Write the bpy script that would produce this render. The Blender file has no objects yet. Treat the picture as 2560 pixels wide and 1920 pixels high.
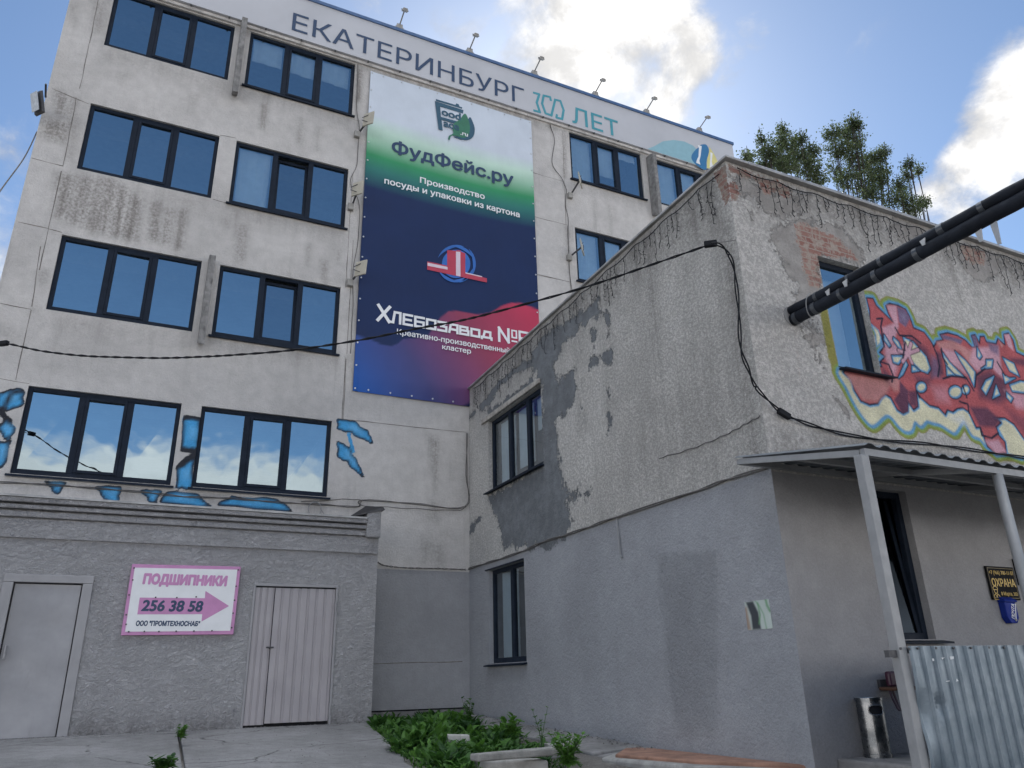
import bpy, math, random
import numpy as np
from mathutils import Matrix, Vector
random.seed(7); NPR = np.random.RandomState(5)
sc = bpy.context.scene; COL = sc.collection
# ------------------------------------------------------------------ camera
FPX = 1904.2; YAW, PITCH, ROLL = math.radians(26.201), math.radians(21.047), math.radians(-1.377)
EYE = np.array([0, 0, 1.6])
def cam_axes():
    cy, sy, cp, sp = math.cos(YAW), math.sin(YAW), math.cos(PITCH), math.sin(PITCH)
    fwd = np.array([sy*cp, cy*cp, sp]); right = np.array([cy, -sy, 0]); up = np.cross(right, fwd)
    cr, sr = math.cos(ROLL), math.sin(ROLL)
    return cr*right+sr*up, -sr*right+cr*up, fwd
RX, UPV, FW = cam_axes()
cd = bpy.data.cameras.new('camera'); cam = bpy.data.objects.new('camera', cd); COL.objects.link(cam)
cam.matrix_world = Matrix(((RX[0], UPV[0], -FW[0], 0), (RX[1], UPV[1], -FW[1], 0), (RX[2], UPV[2], -FW[2], 1.6), (0, 0, 0, 1)))
cd.sensor_width = 36; cd.lens = FPX/2560*36; cd.clip_start = .05; cd.clip_end = 8000
sc.camera = cam
sc.view_settings.view_transform = 'Standard'; sc.view_settings.look = 'None'; sc.view_settings.gamma = 1
sc.view_settings.exposure = 1.3
sc.cycles.use_denoising = True; sc.cycles.max_bounces = 8; sc.cycles.transparent_max_bounces = 12
def ray(px, py):
    return RX*((px-1280)/FPX) - UPV*((py-960)/FPX) + FW
def hit(px, py, ax, val):
    d = ray(px, py); return EYE + d*((val-EYE[ax])/d[ax])
def crop(x0, y0, s):
    def f(*pts):
        if len(pts) == 2 and not hasattr(pts[0], '__len__'): return (x0+s*pts[0], y0+s*pts[1])
        return [(x0+s*a, y0+s*b) for a, b in pts]
    return f
S1 = 900/2212; S4 = 1000/2212
c1 = crop(0, 0, S1); c2 = crop(0, 600, S1); c3 = crop(0, 1245, S1); c4 = crop(850, 0, S4); c5 = crop(850, 600, S4)
c6 = crop(850, 1245, S1); c7 = crop(1660, 250, S1); c8 = crop(1660, 700, S1); c9 = crop(1860, 1395, 700/2212)
cP = crop(280, 1380, 360/2212); cB = crop(900, 200, 480/2212); cK = crop(900, 560, 480/1731)
cE = crop(700, 0, 600/2212); cL = crop(1250, 150, 600/2212); cG = crop(2080, 700, 480/1731)
YF, YA, XW, YW = 13.6, 12.6, 5.70, 5.65      # facade, shed front, side wall, front wall
class Plane:                                  # a wall plane: u along the wall, v up, n towards the viewer
    def __init__(s, ax, val):
        s.ax, s.val = ax, val
    def uv(s, p, py=None):
        if py is not None: p = (p, py)
        h = hit(p[0], p[1], s.ax, s.val)
        return (h[0], h[2]) if s.ax == 1 else (-h[1], h[2])
    def uvs(s, pts): return [s.uv(p) for p in pts]
    def xyz(s, u, v, d=0.0):                  # d = distance proud of the plane
        return (u, s.val-d, v) if s.ax == 1 else (s.val-d, -u, v)
PF, PA, P2, P3 = Plane(1, YF), Plane(1, YA), Plane(0, XW), Plane(1, YW)
# ------------------------------------------------------------------ sun and sky
SUN_AZ, SUN_EL = math.radians(30), math.radians(38)
sund = Vector((math.sin(SUN_AZ)*math.cos(SUN_EL), math.cos(SUN_AZ)*math.cos(SUN_EL), math.sin(SUN_EL)))
ld = bpy.data.lights.new('sun', 'SUN'); ld.energy = 3.0; ld.angle = math.radians(.5); ld.color = (1, .95, .86)
lo = bpy.data.objects.new('sun', ld); COL.objects.link(lo); lo.rotation_euler = sund.to_track_quat('Z', 'Y').to_euler(); lo.location = (0, 0, 40)
W = bpy.data.worlds.new('World'); sc.world = W; W.use_nodes = True
class NT:
    def __init__(s, nt): s.nt = nt; s.n = nt.nodes; s.l = nt.links; s.n.clear()
    def node(s, t, **k):
        q = s.n.new(t)
        for a, b in k.items(): setattr(q, a, b)
        return q
    def put(s, sock, v):
        if hasattr(v, 'is_output'): s.l.new(v, sock)
        elif v is not None:
            if sock.type == 'RGBA' and len(v) == 3: v = (*v, 1)
            sock.default_value = v
    def math(s, op, a, b=None, c=None, clamp=False):
        q = s.node('ShaderNodeMath', operation=op, use_clamp=clamp)
        for i, v in enumerate((a, b, c)):
            if v is not None: s.put(q.inputs[i], v)
        return q.outputs[0]
    def vmath(s, op, a, b=None):
        q = s.node('ShaderNodeVectorMath', operation=op); s.put(q.inputs[0], a)
        if b is not None: s.put(q.inputs[1], b)
        return q.outputs['Value'] if op in ('DOT_PRODUCT', 'LENGTH') else q.outputs[0]
    def mix(s, f, a, b, blend='MIX'):
        q = s.node('ShaderNodeMix', data_type='RGBA', blend_type=blend)
        s.put(q.inputs[0], f); s.put(q.inputs[6], a); s.put(q.inputs[7], b); return q.outputs[2]
    def noise(s, vec, scale, detail=4, rough=.55, dist=0.0):
        q = s.node('ShaderNodeTexNoise'); s.put(q.inputs['Vector'], vec); q.inputs['Scale'].default_value = scale
        q.inputs['Detail'].default_value = detail; q.inputs['Roughness'].default_value = rough; q.inputs['Distortion'].default_value = dist
        return q.outputs['Fac']
    def ramp(s, f, a, b, lo=0.0, hi=1.0):       # smooth step
        q = s.node('ShaderNodeMapRange', interpolation_type='SMOOTHSTEP'); s.put(q.inputs[0], f)
        for i, v in ((1, a), (2, b), (3, lo), (4, hi)): s.put(q.inputs[i], v)
        return q.outputs[0]
    def attr(s, name):
        q = s.node('ShaderNodeAttribute', attribute_name=name); return q
    def mapping(s, vec, scale):
        q = s.node('ShaderNodeMapping'); s.put(q.inputs[0], vec); q.inputs['Scale'].default_value = scale; return q.outputs[0]
def build_world():
    t = NT(W.node_tree)
    sky = t.node('ShaderNodeTexSky', sky_type='NISHITA', sun_disc=False)
    sky.sun_elevation = SUN_EL; sky.sun_rotation = SUN_AZ; sky.air_density = .9; sky.dust_density = .4; sky.ozone_density = 2.0
    d = t.node('ShaderNodeTexCoord').outputs['Generated']
    n1 = t.noise(t.mapping(d, (1, 1, 1.2)), 6.5, 10, .64, .35)
    n2 = t.noise(d, 11.0, 8, .62, .2)
    def blobs(lst):
        acc = None
        for (px, py, r, amp) in lst:
            v = ray(px, py); v = v/np.linalg.norm(v)
            m = t.ramp(t.vmath('DOT_PRODUCT', d, tuple(v)), math.cos(math.radians(r)), 1.0, 0.0, amp)
            acc = m if acc is None else t.math('MAXIMUM', acc, m)
        return acc
    B = blobs([(1430, 70, 6.5, .95), (1580, 0, 6.5, 1.0), (1520, 180, 4.8, .85), (1720, 130, 4.2, .8), (1340, 160, 4, .6), (1640, 260, 4.5, .75), (1380, -60, 6, .8), (1790, 150, 3.5, .6),
               (2440, 420, 3.4, .85), (2530, 330, 4.2, .9), (2370, 500, 3.0, .8), (2300, 570, 2.4, .7), (2650, 230, 6, .85), (2480, 470, 2.6, .6), (1870, 85, 2.2, .5), (1830, 310, 3, .5), (930, 10, 3, .3), (1120, 40, 5, .38), (2060, 60, 5, .2), (-80, 620, 12, .62)])
    dens = t.math('ADD', t.math('MULTIPLY', B, .8), t.math('MULTIPLY', t.math('SUBTRACT', n1, .5), 1.7))
    front = t.math('MULTIPLY', t.ramp(dens, .26, .8), t.ramp(B, .02, .3))
    sep = t.node('ShaderNodeSeparateXYZ'); t.put(sep.inputs[0], d); el = sep.outputs[2]
    # broken sunlit cloud on the side of the sky behind the camera, unseen cloud cap overhead added to light the walls
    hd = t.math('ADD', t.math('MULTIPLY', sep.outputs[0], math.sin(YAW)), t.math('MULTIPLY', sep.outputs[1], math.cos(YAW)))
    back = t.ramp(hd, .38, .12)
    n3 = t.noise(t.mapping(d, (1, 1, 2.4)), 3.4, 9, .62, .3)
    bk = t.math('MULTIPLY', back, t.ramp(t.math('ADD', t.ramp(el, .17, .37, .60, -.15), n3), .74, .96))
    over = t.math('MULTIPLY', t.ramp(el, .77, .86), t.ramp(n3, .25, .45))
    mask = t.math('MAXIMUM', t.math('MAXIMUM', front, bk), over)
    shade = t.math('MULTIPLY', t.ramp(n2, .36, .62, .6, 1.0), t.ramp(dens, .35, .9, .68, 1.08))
    shade_b = t.math('MULTIPLY', t.ramp(n3, .35, .7, .7, 1.0), t.ramp(el, .21, .11, 1.0, 3.8))  # lowest cloud band, out of view, brightened to light the walls
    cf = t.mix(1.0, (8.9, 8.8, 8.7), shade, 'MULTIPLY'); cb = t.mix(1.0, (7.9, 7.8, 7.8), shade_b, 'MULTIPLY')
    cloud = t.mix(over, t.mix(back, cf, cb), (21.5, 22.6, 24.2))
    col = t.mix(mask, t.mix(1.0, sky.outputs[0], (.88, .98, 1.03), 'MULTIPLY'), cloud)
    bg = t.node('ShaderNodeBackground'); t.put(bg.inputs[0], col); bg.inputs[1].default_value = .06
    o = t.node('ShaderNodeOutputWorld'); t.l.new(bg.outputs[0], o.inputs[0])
build_world()
# ------------------------------------------------------------------ materials
def s2l(r, g, b):
    f = lambda c: ((c/255+.055)/1.055)**2.4 if c > 10 else c/255/12.92
    return (f(r), f(g), f(b))
MC = {}
def new_mat(name):
    m = bpy.data.materials.new(name); m.use_nodes = True; t = NT(m.node_tree)
    o = t.node('ShaderNodeOutputMaterial'); b = t.node('ShaderNodeBsdfPrincipled'); t.l.new(b.outputs[0], o.inputs[0])
    return m, t, b
def mat(name, color, rough=.6, metal=0.0, var=.12, scale=6.0, bump=0.0, bscale=60, spec=.5, dirt=0.0):
    if name in MC: return MC[name]
    m, t, b = new_mat(name)
    c = t.node('ShaderNodeTexCoord').outputs['Object']
    n = t.noise(c, scale, 5, .6)
    f = t.ramp(n, .25, .75, 1-var, 1+var)
    col = t.mix(1.0, color, f, 'MULTIPLY')
    if dirt:
        n2 = t.noise(t.mapping(c, (1, 1, .25)), scale*2.3, 6, .65)
        col = t.mix(t.math('MULTIPLY', t.ramp(n2, .52, .72), dirt), col, tuple(.35*x for x in color))
    t.put(b.inputs['Base Color'], col)
    t.put(b.inputs['Roughness'], t.ramp(t.noise(c, scale*3, 4), .3, .7, max(rough-.08, .02), min(rough+.08, 1)))
    b.inputs['Metallic'].default_value = metal; b.inputs['Specular IOR Level'].default_value = spec
    if bump:
        bp = t.node('ShaderNodeBump'); bp.inputs['Strength'].default_value = bump; bp.inputs['Distance'].default_value = .01
        t.put(bp.inputs['Height'], t.noise(c, bscale, 5, .6)); t.l.new(bp.outputs[0], b.inputs['Normal'])
    MC[name] = m; return m
def stucco(name, base, gray=(.2, .2, .21), patch=(.1, .115, .135), stain=(.12, .11, .1), kind='fine', amp=.9, var=.12, relief=1.0, streak=.25):
    """painted plaster: attributes stain, gray, patch, brick, paint steer where each coat lies"""
    m, t, b = new_mat(name)
    c = t.node('ShaderNodeTexCoord').outputs['Object']
    big = t.noise(c, .7, 6, .6); mid = t.noise(c, 5, 6, .65); grain = t.noise(c, 55, 4, .7); fine = t.noise(c, 22, 6, .7)
    smap = t.noise(t.mapping(c, (5, 5, .32)), 1.0, 7, .62)
    col = t.mix(1.0, base, t.ramp(big, .25, .75, 1-var, 1+var*.7), 'MULTIPLY')
    col = t.mix(1.0, col, t.ramp(mid, .25, .8, .9, 1.08), 'MULTIPLY')
    if streak: col = t.mix(t.math('MULTIPLY', t.ramp(smap, .55, .8), streak), col, stain)
    # stain attribute broken up by streaks and fine noise
    st = t.attr('stain').outputs['Fac']
    sf = t.math('MULTIPLY', st, t.ramp(t.math('ADD', t.math('MULTIPLY', smap, .6), t.math('MULTIPLY', fine, .6)), .42, .76), clamp=True)
    col = t.mix(t.math('MULTIPLY', sf, .88), col, stain)
    if kind == 'pebble':
        peb = t.ramp(t.noise(c, 27, 5, .75), .43, .64)
        col = t.mix(t.math('MULTIPLY', t.ramp(peb, .75, 0.0), .5), col, tuple(.42*x for x in base))
    gmask = t.ramp(t.attr('gray').outputs['Fac'], .47, .53)
    gcol = t.mix(1.0, gray, t.math('MULTIPLY', t.ramp(big, .25, .75, .88, 1.1), t.ramp(mid, .3, .75, .94, 1.05)), 'MULTIPLY')
    co_ = t.attr('coarse').outputs['Fac']; cn = t.noise(c, 24, 5, .75)
    gcol = t.mix(t.math('MULTIPLY', t.math('MULTIPLY', co_, .55), t.ramp(t.noise(c, 17, 4, .7), .38, .30)), gcol, tuple(.4*x for x in gray))
    col = t.mix(gmask, col, gcol)
    pn = t.math('MULTIPLY', t.math('SUBTRACT', t.math('ADD', t.math('MULTIPLY', t.noise(c, 4.2, 8, .68), .6), t.math('MULTIPLY', fine, .4)), .5), amp)
    pmask = t.ramp(t.math('ADD', t.attr('patch').outputs['Fac'], pn), .46, .54)
    pcol = t.mix(t.ramp(mid, .35, .75), patch, tuple(1.5*x for x in patch))
    col = t.mix(pmask, col, pcol)
    bmask = t.ramp(t.math('ADD', t.attr('brick').outputs['Fac'], pn), .47, .53)
    br = t.node('ShaderNodeTexBrick'); sx = t.node('ShaderNodeSeparateXYZ'); t.put(sx.inputs[0], c)
    cx = t.node('ShaderNodeCombineXYZ'); t.put(cx.inputs[0], t.math('ADD', sx.outputs[0], sx.outputs[1])); t.put(cx.inputs[1], sx.outputs[2])
    t.put(br.inputs['Vector'], cx.outputs[0]); br.inputs['Scale'].default_value = 1
    br.inputs['Brick Width'].default_value = .26; br.inputs['Row Height'].default_value = .078; br.inputs['Mortar Size'].default_value = .008
    for i, cc in ((1, s2l(134, 92, 84)), (2, s2l(152, 120, 110)), (3, s2l(150, 140, 132))): br.inputs[i].default_value = (*cc, 1)
    bcol = t.mix(t.ramp(t.noise(c, 9, 6, .65), .44, .6), br.outputs[0], s2l(158, 146, 136))
    col = t.mix(bmask, col, bcol)
    pa = t.attr('paint')
    pm = t.ramp(t.math('ADD', t.attr('cover').outputs['Fac'], t.math('MULTIPLY', t.math('SUBTRACT', grain, .5), .7)), .3, .62)
    pcol2 = t.mix(1.0, pa.outputs['Color'], t.math('MULTIPLY', t.ramp(mid, .3, .75, .86, 1.1), t.ramp(grain, .3, .8, .88, 1.08)), 'MULTIPLY')
    col = t.mix(t.math('MULTIPLY', pm, t.ramp(fine, .2, .34, .6, 1)), col, pcol2)
    col = t.mix(1.0, col, t.ramp(grain, .25, .8, .9, 1.06), 'MULTIPLY')
    t.put(b.inputs['Base Color'], col); b.inputs['Roughness'].default_value = .92; b.inputs['Specular IOR Level'].default_value = .2
    if kind == 'pebble':
        h = t.math('ADD', t.math('MULTIPLY', t.noise(c, 27, 5, .75), 1.2), t.math('MULTIPLY', mid, .5)); dist = .05*relief
        hf = t.math('ADD', t.math('MULTIPLY', fine, .7), t.math('MULTIPLY', t.math('MULTIPLY', co_, cn), 1.0)); h = t.math('SUBTRACT', t.mix(t.math('MAXIMUM', gmask, pmask), h, hf), t.math('MULTIPLY', pmask, .35))
    elif kind == 'coat':
        vo = t.node('ShaderNodeTexVoronoi', feature='SMOOTH_F1'); t.put(vo.inputs['Vector'], t.mix(.12, c, t.node('ShaderNodeTexNoise').outputs['Color'])); vo.inputs['Scale'].default_value = 9
        h = t.math('ADD', t.math('MULTIPLY', t.math('ABSOLUTE', t.math('SUBTRACT', t.noise(t.mapping(c, (1, 1, 1.3)), 13, 6, .62, 1.0), .5)), 2.2), t.math('MULTIPLY', vo.outputs[0], .35)); dist = .07*relief
    else:
        h = t.math('ADD', t.math('MULTIPLY', fine, .7), t.math('MULTIPLY', grain, .3)); dist = .02*relief
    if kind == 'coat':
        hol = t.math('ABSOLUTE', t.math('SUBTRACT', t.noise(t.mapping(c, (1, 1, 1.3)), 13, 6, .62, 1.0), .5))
        t.put(b.inputs['Base Color'], t.mix(t.ramp(hol, .03, .0, 0, .3), col, tuple(.45*x for x in base)))  # crevice shade painted into the roughcast colour to deepen its relief
    bp = t.node('ShaderNodeBump'); bp.inputs['Strength'].default_value = .9; bp.inputs['Distance'].default_value = dist
    t.put(bp.inputs['Height'], h); t.l.new(bp.outputs[0], b.inputs['Normal'])
    return m
def painted(name, rough=.45, wear=.0):
    """printed sheet: its print lies in the paint attribute"""
    m, t, b = new_mat(name); c = t.node('ShaderNodeTexCoord').outputs['Object']
    pa = t.attr('paint'); col = t.mix(1.0, pa.outputs['Color'], t.ramp(t.noise(c, 1.6, 5), .25, .75, .94, 1.05), 'MULTIPLY')
    t.put(b.inputs['Base Color'], col); b.inputs['Roughness'].default_value = rough; b.inputs['Specular IOR Level'].default_value = .3
    bp = t.node('ShaderNodeBump'); bp.inputs['Strength'].default_value = .35; bp.inputs['Distance'].default_value = .05
    t.put(bp.inputs['Height'], t.noise(t.mapping(c, (1.4, 1, .5)), 1.5, 3)); t.l.new(bp.outputs[0], b.inputs['Normal'])
    return m
def glass(name, refl, tint, inner):
    m = bpy.data.materials.new(name); m.use_nodes = True; t = NT(m.node_tree)
    o = t.node('ShaderNodeOutputMaterial')
    g = t.node('ShaderNodeBsdfGlossy'); g.inputs['Color'].default_value = (*tint, 1); g.inputs['Roughness'].default_value = .012
    c = t.node('ShaderNodeTexCoord').outputs['Object']
    bp = t.node('ShaderNodeBump'); bp.inputs['Strength'].default_value = .09; bp.inputs['Distance'].default_value = .05
    t.put(bp.inputs['Height'], t.noise(c, 1.3, 2)); t.l.new(bp.outputs[0], g.inputs['Normal'])
    tr = t.node('ShaderNodeBsdfTransparent'); tr.inputs['Color'].default_value = (*inner, 1)
    fr = t.node('ShaderNodeFresnel'); fr.inputs['IOR'].default_value = 1.5
    mx = t.node('ShaderNodeMixShader'); t.put(mx.inputs[0], t.math('ADD', t.math('MULTIPLY', fr.outputs[0], 1-refl), refl, clamp=True))
    t.l.new(tr.outputs[0], mx.inputs[1]); t.l.new(g.outputs[0], mx.inputs[2]); t.l.new(mx.outputs[0], o.inputs[0])
    return m
# ------------------------------------------------------------------ mesh helpers
def tag(o, label, cat, group=None, kind=None):
    if label: o['label'] = label
    if cat: o['category'] = cat
    if group: o['group'] = group
    if kind: o['kind'] = kind
    return o
def thing(name, loc, label, cat, group=None):
    o = bpy.data.objects.new(name, None); COL.objects.link(o); o.location = loc; o.empty_display_size = .2
    return tag(o, label, cat, group)
def base_of(o):                      # world position of an object's origin frame (translations only)
    v = Vector((0, 0, 0))
    while o is not None:
        v = v + o.location + (o.matrix_parent_inverse.translation if o.parent else Vector((0, 0, 0))); o = o.parent
    return v
def link(o, parent):
    COL.objects.link(o)
    if parent is not None:
        o.parent = parent; o.matrix_parent_inverse = Matrix.Translation(-base_of(parent))
    return o
def copy_tree(o, parent=None, dloc=None):
    c = o.copy(); COL.objects.link(c)
    if dloc is not None: c.location = Vector(dloc)
    if parent is not None:
        inv = o.matrix_parent_inverse.copy(); c.parent = parent; c.matrix_parent_inverse = inv
    for ch in list(o.children): copy_tree(ch, c)
    return c
class MB:
    def __init__(s): s.v = []; s.f = []; s.m = []
    def quad(s, pts, mi=0):
        b = len(s.v); s.v += [tuple(p) for p in pts]; s.f.append(tuple(range(b, b+len(pts)))); s.m.append(mi); return s
    def box(s, x0, x1, y0, y1, z0, z1, mi=0):
        b = len(s.v)
        s.v += [(x, y, z) for z in (z0, z1) for y in (y0, y1) for x in (x0, x1)]
        for f in ((0, 2, 3, 1), (4, 5, 7, 6), (0, 1, 5, 4), (2, 6, 7, 3), (0, 4, 6, 2), (1, 3, 7, 5)): s.f.append(tuple(b+i for i in f)); s.m.append(mi)
        return s
    def pbox(s, P, u0, u1, v0, v1, d0, d1, mi=0):   # box on a wall plane, d = proud distance range
        a = P.xyz(u0, v0, d0); c = P.xyz(u1, v1, d1)
        return s.box(min(a[0], c[0]), max(a[0], c[0]), min(a[1], c[1]), max(a[1], c[1]), min(a[2], c[2]), max(a[2], c[2]), mi)
    def prism(s, P, poly, d0, d1, mi=0):             # outline on a wall plane given real thickness
        ar = sum(poly[i-1][0]*poly[i][1]-poly[i][0]*poly[i-1][1] for i in range(len(poly)))
        if ar < 0: poly = poly[::-1]
        n = len(poly); b = len(s.v)
        s.v += [P.xyz(u, v, d1) for u, v in poly]+[P.xyz(u, v, d0) for u, v in poly]
        s.f.append(tuple(range(b, b+n))); s.m.append(mi)
        for i in range(n):
            j = (i+1) % n; s.f.append((b+i, b+n+i, b+n+j, b+j)); s.m.append(mi)
        return s
    def hexa(s, bot, top, mi=0):                     # any closed prism from two rings
        n = len(bot); b = len(s.v); s.v += [tuple(p) for p in bot]+[tuple(p) for p in top]
        s.f += [tuple(range(b+n-1, b-1, -1)), tuple(range(b+n, b+2*n))]; s.m += [mi, mi]
        for i in range(n):
            j = (i+1) % n; s.f.append((b+i, b+j, b+n+j, b+n+i)); s.m.append(mi)
        return s
    def bar(s, p, q, w, h=None, mi=0, up=(0, 0, 1)):
        p, q = Vector(p), Vector(q); h = h or w; d = (q-p).normalized(); upv = Vector(up)
        if abs(d.dot(upv)) > .95: upv = Vector((1, 0, 0))
        a = d.cross(upv).normalized()*w/2; c = a.cross(d).normalized()*h/2
        r = [a+c, -a+c, -a-c, a-c]
        return s.hexa([p+x for x in r], [q+x for x in r], mi)
    def tube(s, pts, r, n=7, mi=0, cap=True):
        pts = [Vector(p) for p in pts]; rs = r if hasattr(r, '__len__') else [r]*len(pts); b = len(s.v); ref = None
        for i, p in enumerate(pts):
            d = (pts[min(i+1, len(pts)-1)]-pts[max(i-1, 0)]).normalized()
            if ref is None: ref = d.orthogonal().normalized()
            ref = (ref-d*ref.dot(d)); ref = ref.normalized() if ref.length > 1e-6 else d.orthogonal().normalized()
            o = d.cross(ref)
            s.v += [tuple(p+(ref*math.cos(2*math.pi*k/n)+o*math.sin(2*math.pi*k/n))*rs[i]) for k in range(n)]
        for i in range(len(pts)-1):
            for k in range(n):
                k2 = (k+1) % n; s.f.append((b+i*n+k, b+i*n+k2, b+(i+1)*n+k2, b+(i+1)*n+k)); s.m.append(mi)
        if cap:
            s.f.append(tuple(range(b+n-1, b-1, -1))); s.m.append(mi)
            e = b+(len(pts)-1)*n; s.f.append(tuple(range(e, e+n))); s.m.append(mi)
        return s
    def lathe(s, cx, cy, prof, n=28, mi=0):
        b = len(s.v)
        for r, z in prof: s.v += [(cx+r*math.cos(2*math.pi*k/n), cy+r*math.sin(2*math.pi*k/n), z) for k in range(n)]
        for i in range(len(prof)-1):
            for k in range(n):
                k2 = (k+1) % n; s.f.append((b+i*n+k, b+i*n+k2, b+(i+1)*n+k2, b+(i+1)*n+k)); s.m.append(mi)
        return s
    def build(s, name, mats, parent=None, smooth=False, bevel=0):
        me = bpy.data.meshes.new(name); me.from_pydata([tuple(map(float, p)) for p in s.v], [], s.f)
        for m in (mats if isinstance(mats, (list, tuple)) else [mats]): me.materials.append(m)
        me.polygons.foreach_set('material_index', s.m)
        if smooth: me.polygons.foreach_set('use_smooth', [True]*len(me.polygons))
        me.update()
        o = bpy.data.objects.new(name, me); link(o, parent)
        if bevel:
            md = o.modifiers.new('bevel', 'BEVEL'); md.width = bevel; md.segments = 2; md.limit_method = 'ANGLE'
        return o
def sdist(U, V, poly):
    """signed distance to an outline, positive inside"""
    P = np.array(poly); Q = np.roll(P, -1, 0); d = np.full(U.shape, 1e9); ins = np.zeros(U.shape, bool)
    for (ax, ay), (bx, by) in zip(P, Q):
        ex, ey = bx-ax, by-ay; L = ex*ex+ey*ey+1e-12
        tt = np.clip(((U-ax)*ex+(V-ay)*ey)/L, 0, 1); d = np.minimum(d, (U-ax-tt*ex)**2+(V-ay-tt*ey)**2)
        c = ((ay > V) != (by > V)); xx = ax+(V-ay)*ex/(ey if abs(ey) > 1e-12 else 1e-12); ins ^= c & (U < xx)
    d = np.sqrt(d); return np.where(ins, d, -d)
def ldist(U, V, line):
    d = np.full(U.shape, 1e9)
    for (ax, ay), (bx, by) in zip(line[:-1], line[1:]):
        ex, ey = bx-ax, by-ay; L = ex*ex+ey*ey+1e-12
        tt = np.clip(((U-ax)*ex+(V-ay)*ey)/L, 0, 1); d = np.minimum(d, (U-ax-tt*ex)**2+(V-ay-tt*ey)**2)
    return np.sqrt(d)
class Coat:
    """scalar and colour layers laid on a wall grid"""
    def __init__(s, U, V):
        s.U, s.V = U, V; s.a = {}; s.rgba = np.zeros((len(U), 4))
    def sub(s, pts, m):
        P = np.array(pts); return np.where((s.U > P[:, 0].min()-m) & (s.U < P[:, 0].max()+m) & (s.V > P[:, 1].min()-m) & (s.V < P[:, 1].max()+m))[0]
    def mask(s, name, poly, feather=.2, amp=1.0, grow=0.0):
        a = s.a.setdefault(name, np.zeros(len(s.U))); i = s.sub(poly, feather+abs(grow)+.01)
        if len(i): a[i] = np.maximum(a[i], amp*np.clip(.5+(sdist(s.U[i], s.V[i], poly)+grow)/(2*feather), 0, 1))
    def line(s, name, pts, w, feather=.1, amp=1.0):
        a = s.a.setdefault(name, np.zeros(len(s.U))); i = s.sub(pts, w+feather)
        if len(i): a[i] = np.maximum(a[i], amp*np.clip(.5+(w-ldist(s.U[i], s.V[i], pts))/(2*feather), 0, 1))
    def over(s, i, al, col):
        c = np.array(col); al = al[:, None]; A = s.rgba[i, 3:4]; o = al+A*(1-al)
        s.rgba[i, :3] = np.where(o > 1e-6, (c*al+s.rgba[i, :3]*A*(1-al))/np.maximum(o, 1e-6), c); s.rgba[i, 3:4] = o
    def fill(s, poly, col, feather=.02, grow=0.0, al=1.0):
        i = s.sub(poly, feather+abs(grow)+.01)
        if len(i): s.over(i, al*np.clip(.5+(sdist(s.U[i], s.V[i], poly)+grow)/(2*feather), 0, 1), col)
    def stroke(s, pts, col, w, feather=.012, al=1.0):
        i = s.sub(pts, w+feather)
        if len(i): s.over(i, al*np.clip(.5+(w-ldist(s.U[i], s.V[i], pts))/(2*feather), 0, 1), col)
def lines(a, b, step, extra=()):
    n = max(1, int(round((b-a)/step))); L = set(np.linspace(a, b, n+1).tolist()); L = [x for x in L if all(abs(x-e) > step*.3 for e in extra)]
    return np.array(sorted(set(L) | {e for e in extra if a <= e <= b} | {a, b}))
def wall_grid(name, P, us, vs, holes, material, parent, painter=None, reveal=.14, d=0.0, extra=None):
    nu, nv = len(us), len(vs); UU, VV = np.meshgrid(us, vs); U, V = UU.ravel(), VV.ravel()
    co = np.array([P.xyz(0, 0, d)])*1.0
    if P.ax == 1: X = np.stack([U, np.full(len(U), P.val-d), V], 1)
    else: X = np.stack([np.full(len(U), P.val-d), -U, V], 1)
    uc = (us[:-1]+us[1:])/2; vc = (vs[:-1]+vs[1:])/2
    keep = np.ones((nv-1, nu-1), bool)
    for (a, b, c_, e) in holes: keep &= ~((uc[None, :] > a) & (uc[None, :] < b) & (vc[:, None] > c_) & (vc[:, None] < e))
    J, I = np.where(keep); k = J*nu+I
    F = np.stack([k, k+1, k+1+nu, k+nu], 1)
    verts = X.tolist(); faces = F.tolist(); n0 = len(verts)
    for (a, b, c_, e) in holes:                     # the sides of each opening
        for (p, q) in (((a, c_), (a, e)), ((b, e), (b, c_)), ((a, e), (b, e)), ((b, c_), (a, c_))):
            m = len(verts); verts += [P.xyz(*p, d), P.xyz(*q, d), P.xyz(*q, d-reveal), P.xyz(*p, d-reveal)]; faces.append((m, m+1, m+2, m+3))
    if extra:
        for q in extra:
            m = len(verts); verts += list(q); faces.append(tuple(range(m, m+len(q))))
    me = bpy.data.meshes.new(name); me.from_pydata(verts, [], faces); me.materials.append(material)
    if painter:
        C = Coat(U, V); painter(C); pad = len(verts)-n0
        pv = np.array([q[2] for q in verts[n0:]]) if pad else np.zeros(0)
        for nm, arr in C.a.items():
            tail = (pv < V[arr > .5].max()+.002).astype(float) if nm == 'gray' and (arr > .5).any() and pad else np.zeros(pad)
            at = me.attributes.new(nm, 'FLOAT', 'POINT'); at.data.foreach_set('value', np.concatenate([arr, tail]).astype(np.float32))
        if C.rgba[:, 3].max() > 0:
            at = me.attributes.new('cover', 'FLOAT', 'POINT'); at.data.foreach_set('value', np.concatenate([C.rgba[:, 3], np.zeros(pad)]).astype(np.float32))
            at = me.attributes.new('paint', 'FLOAT_COLOR', 'POINT'); at.data.foreach_set('color', np.concatenate([C.rgba, np.zeros((pad, 4))]).astype(np.float32).ravel())
    me.update(); o = bpy.data.objects.new(name, me); return link(o, parent)
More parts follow.
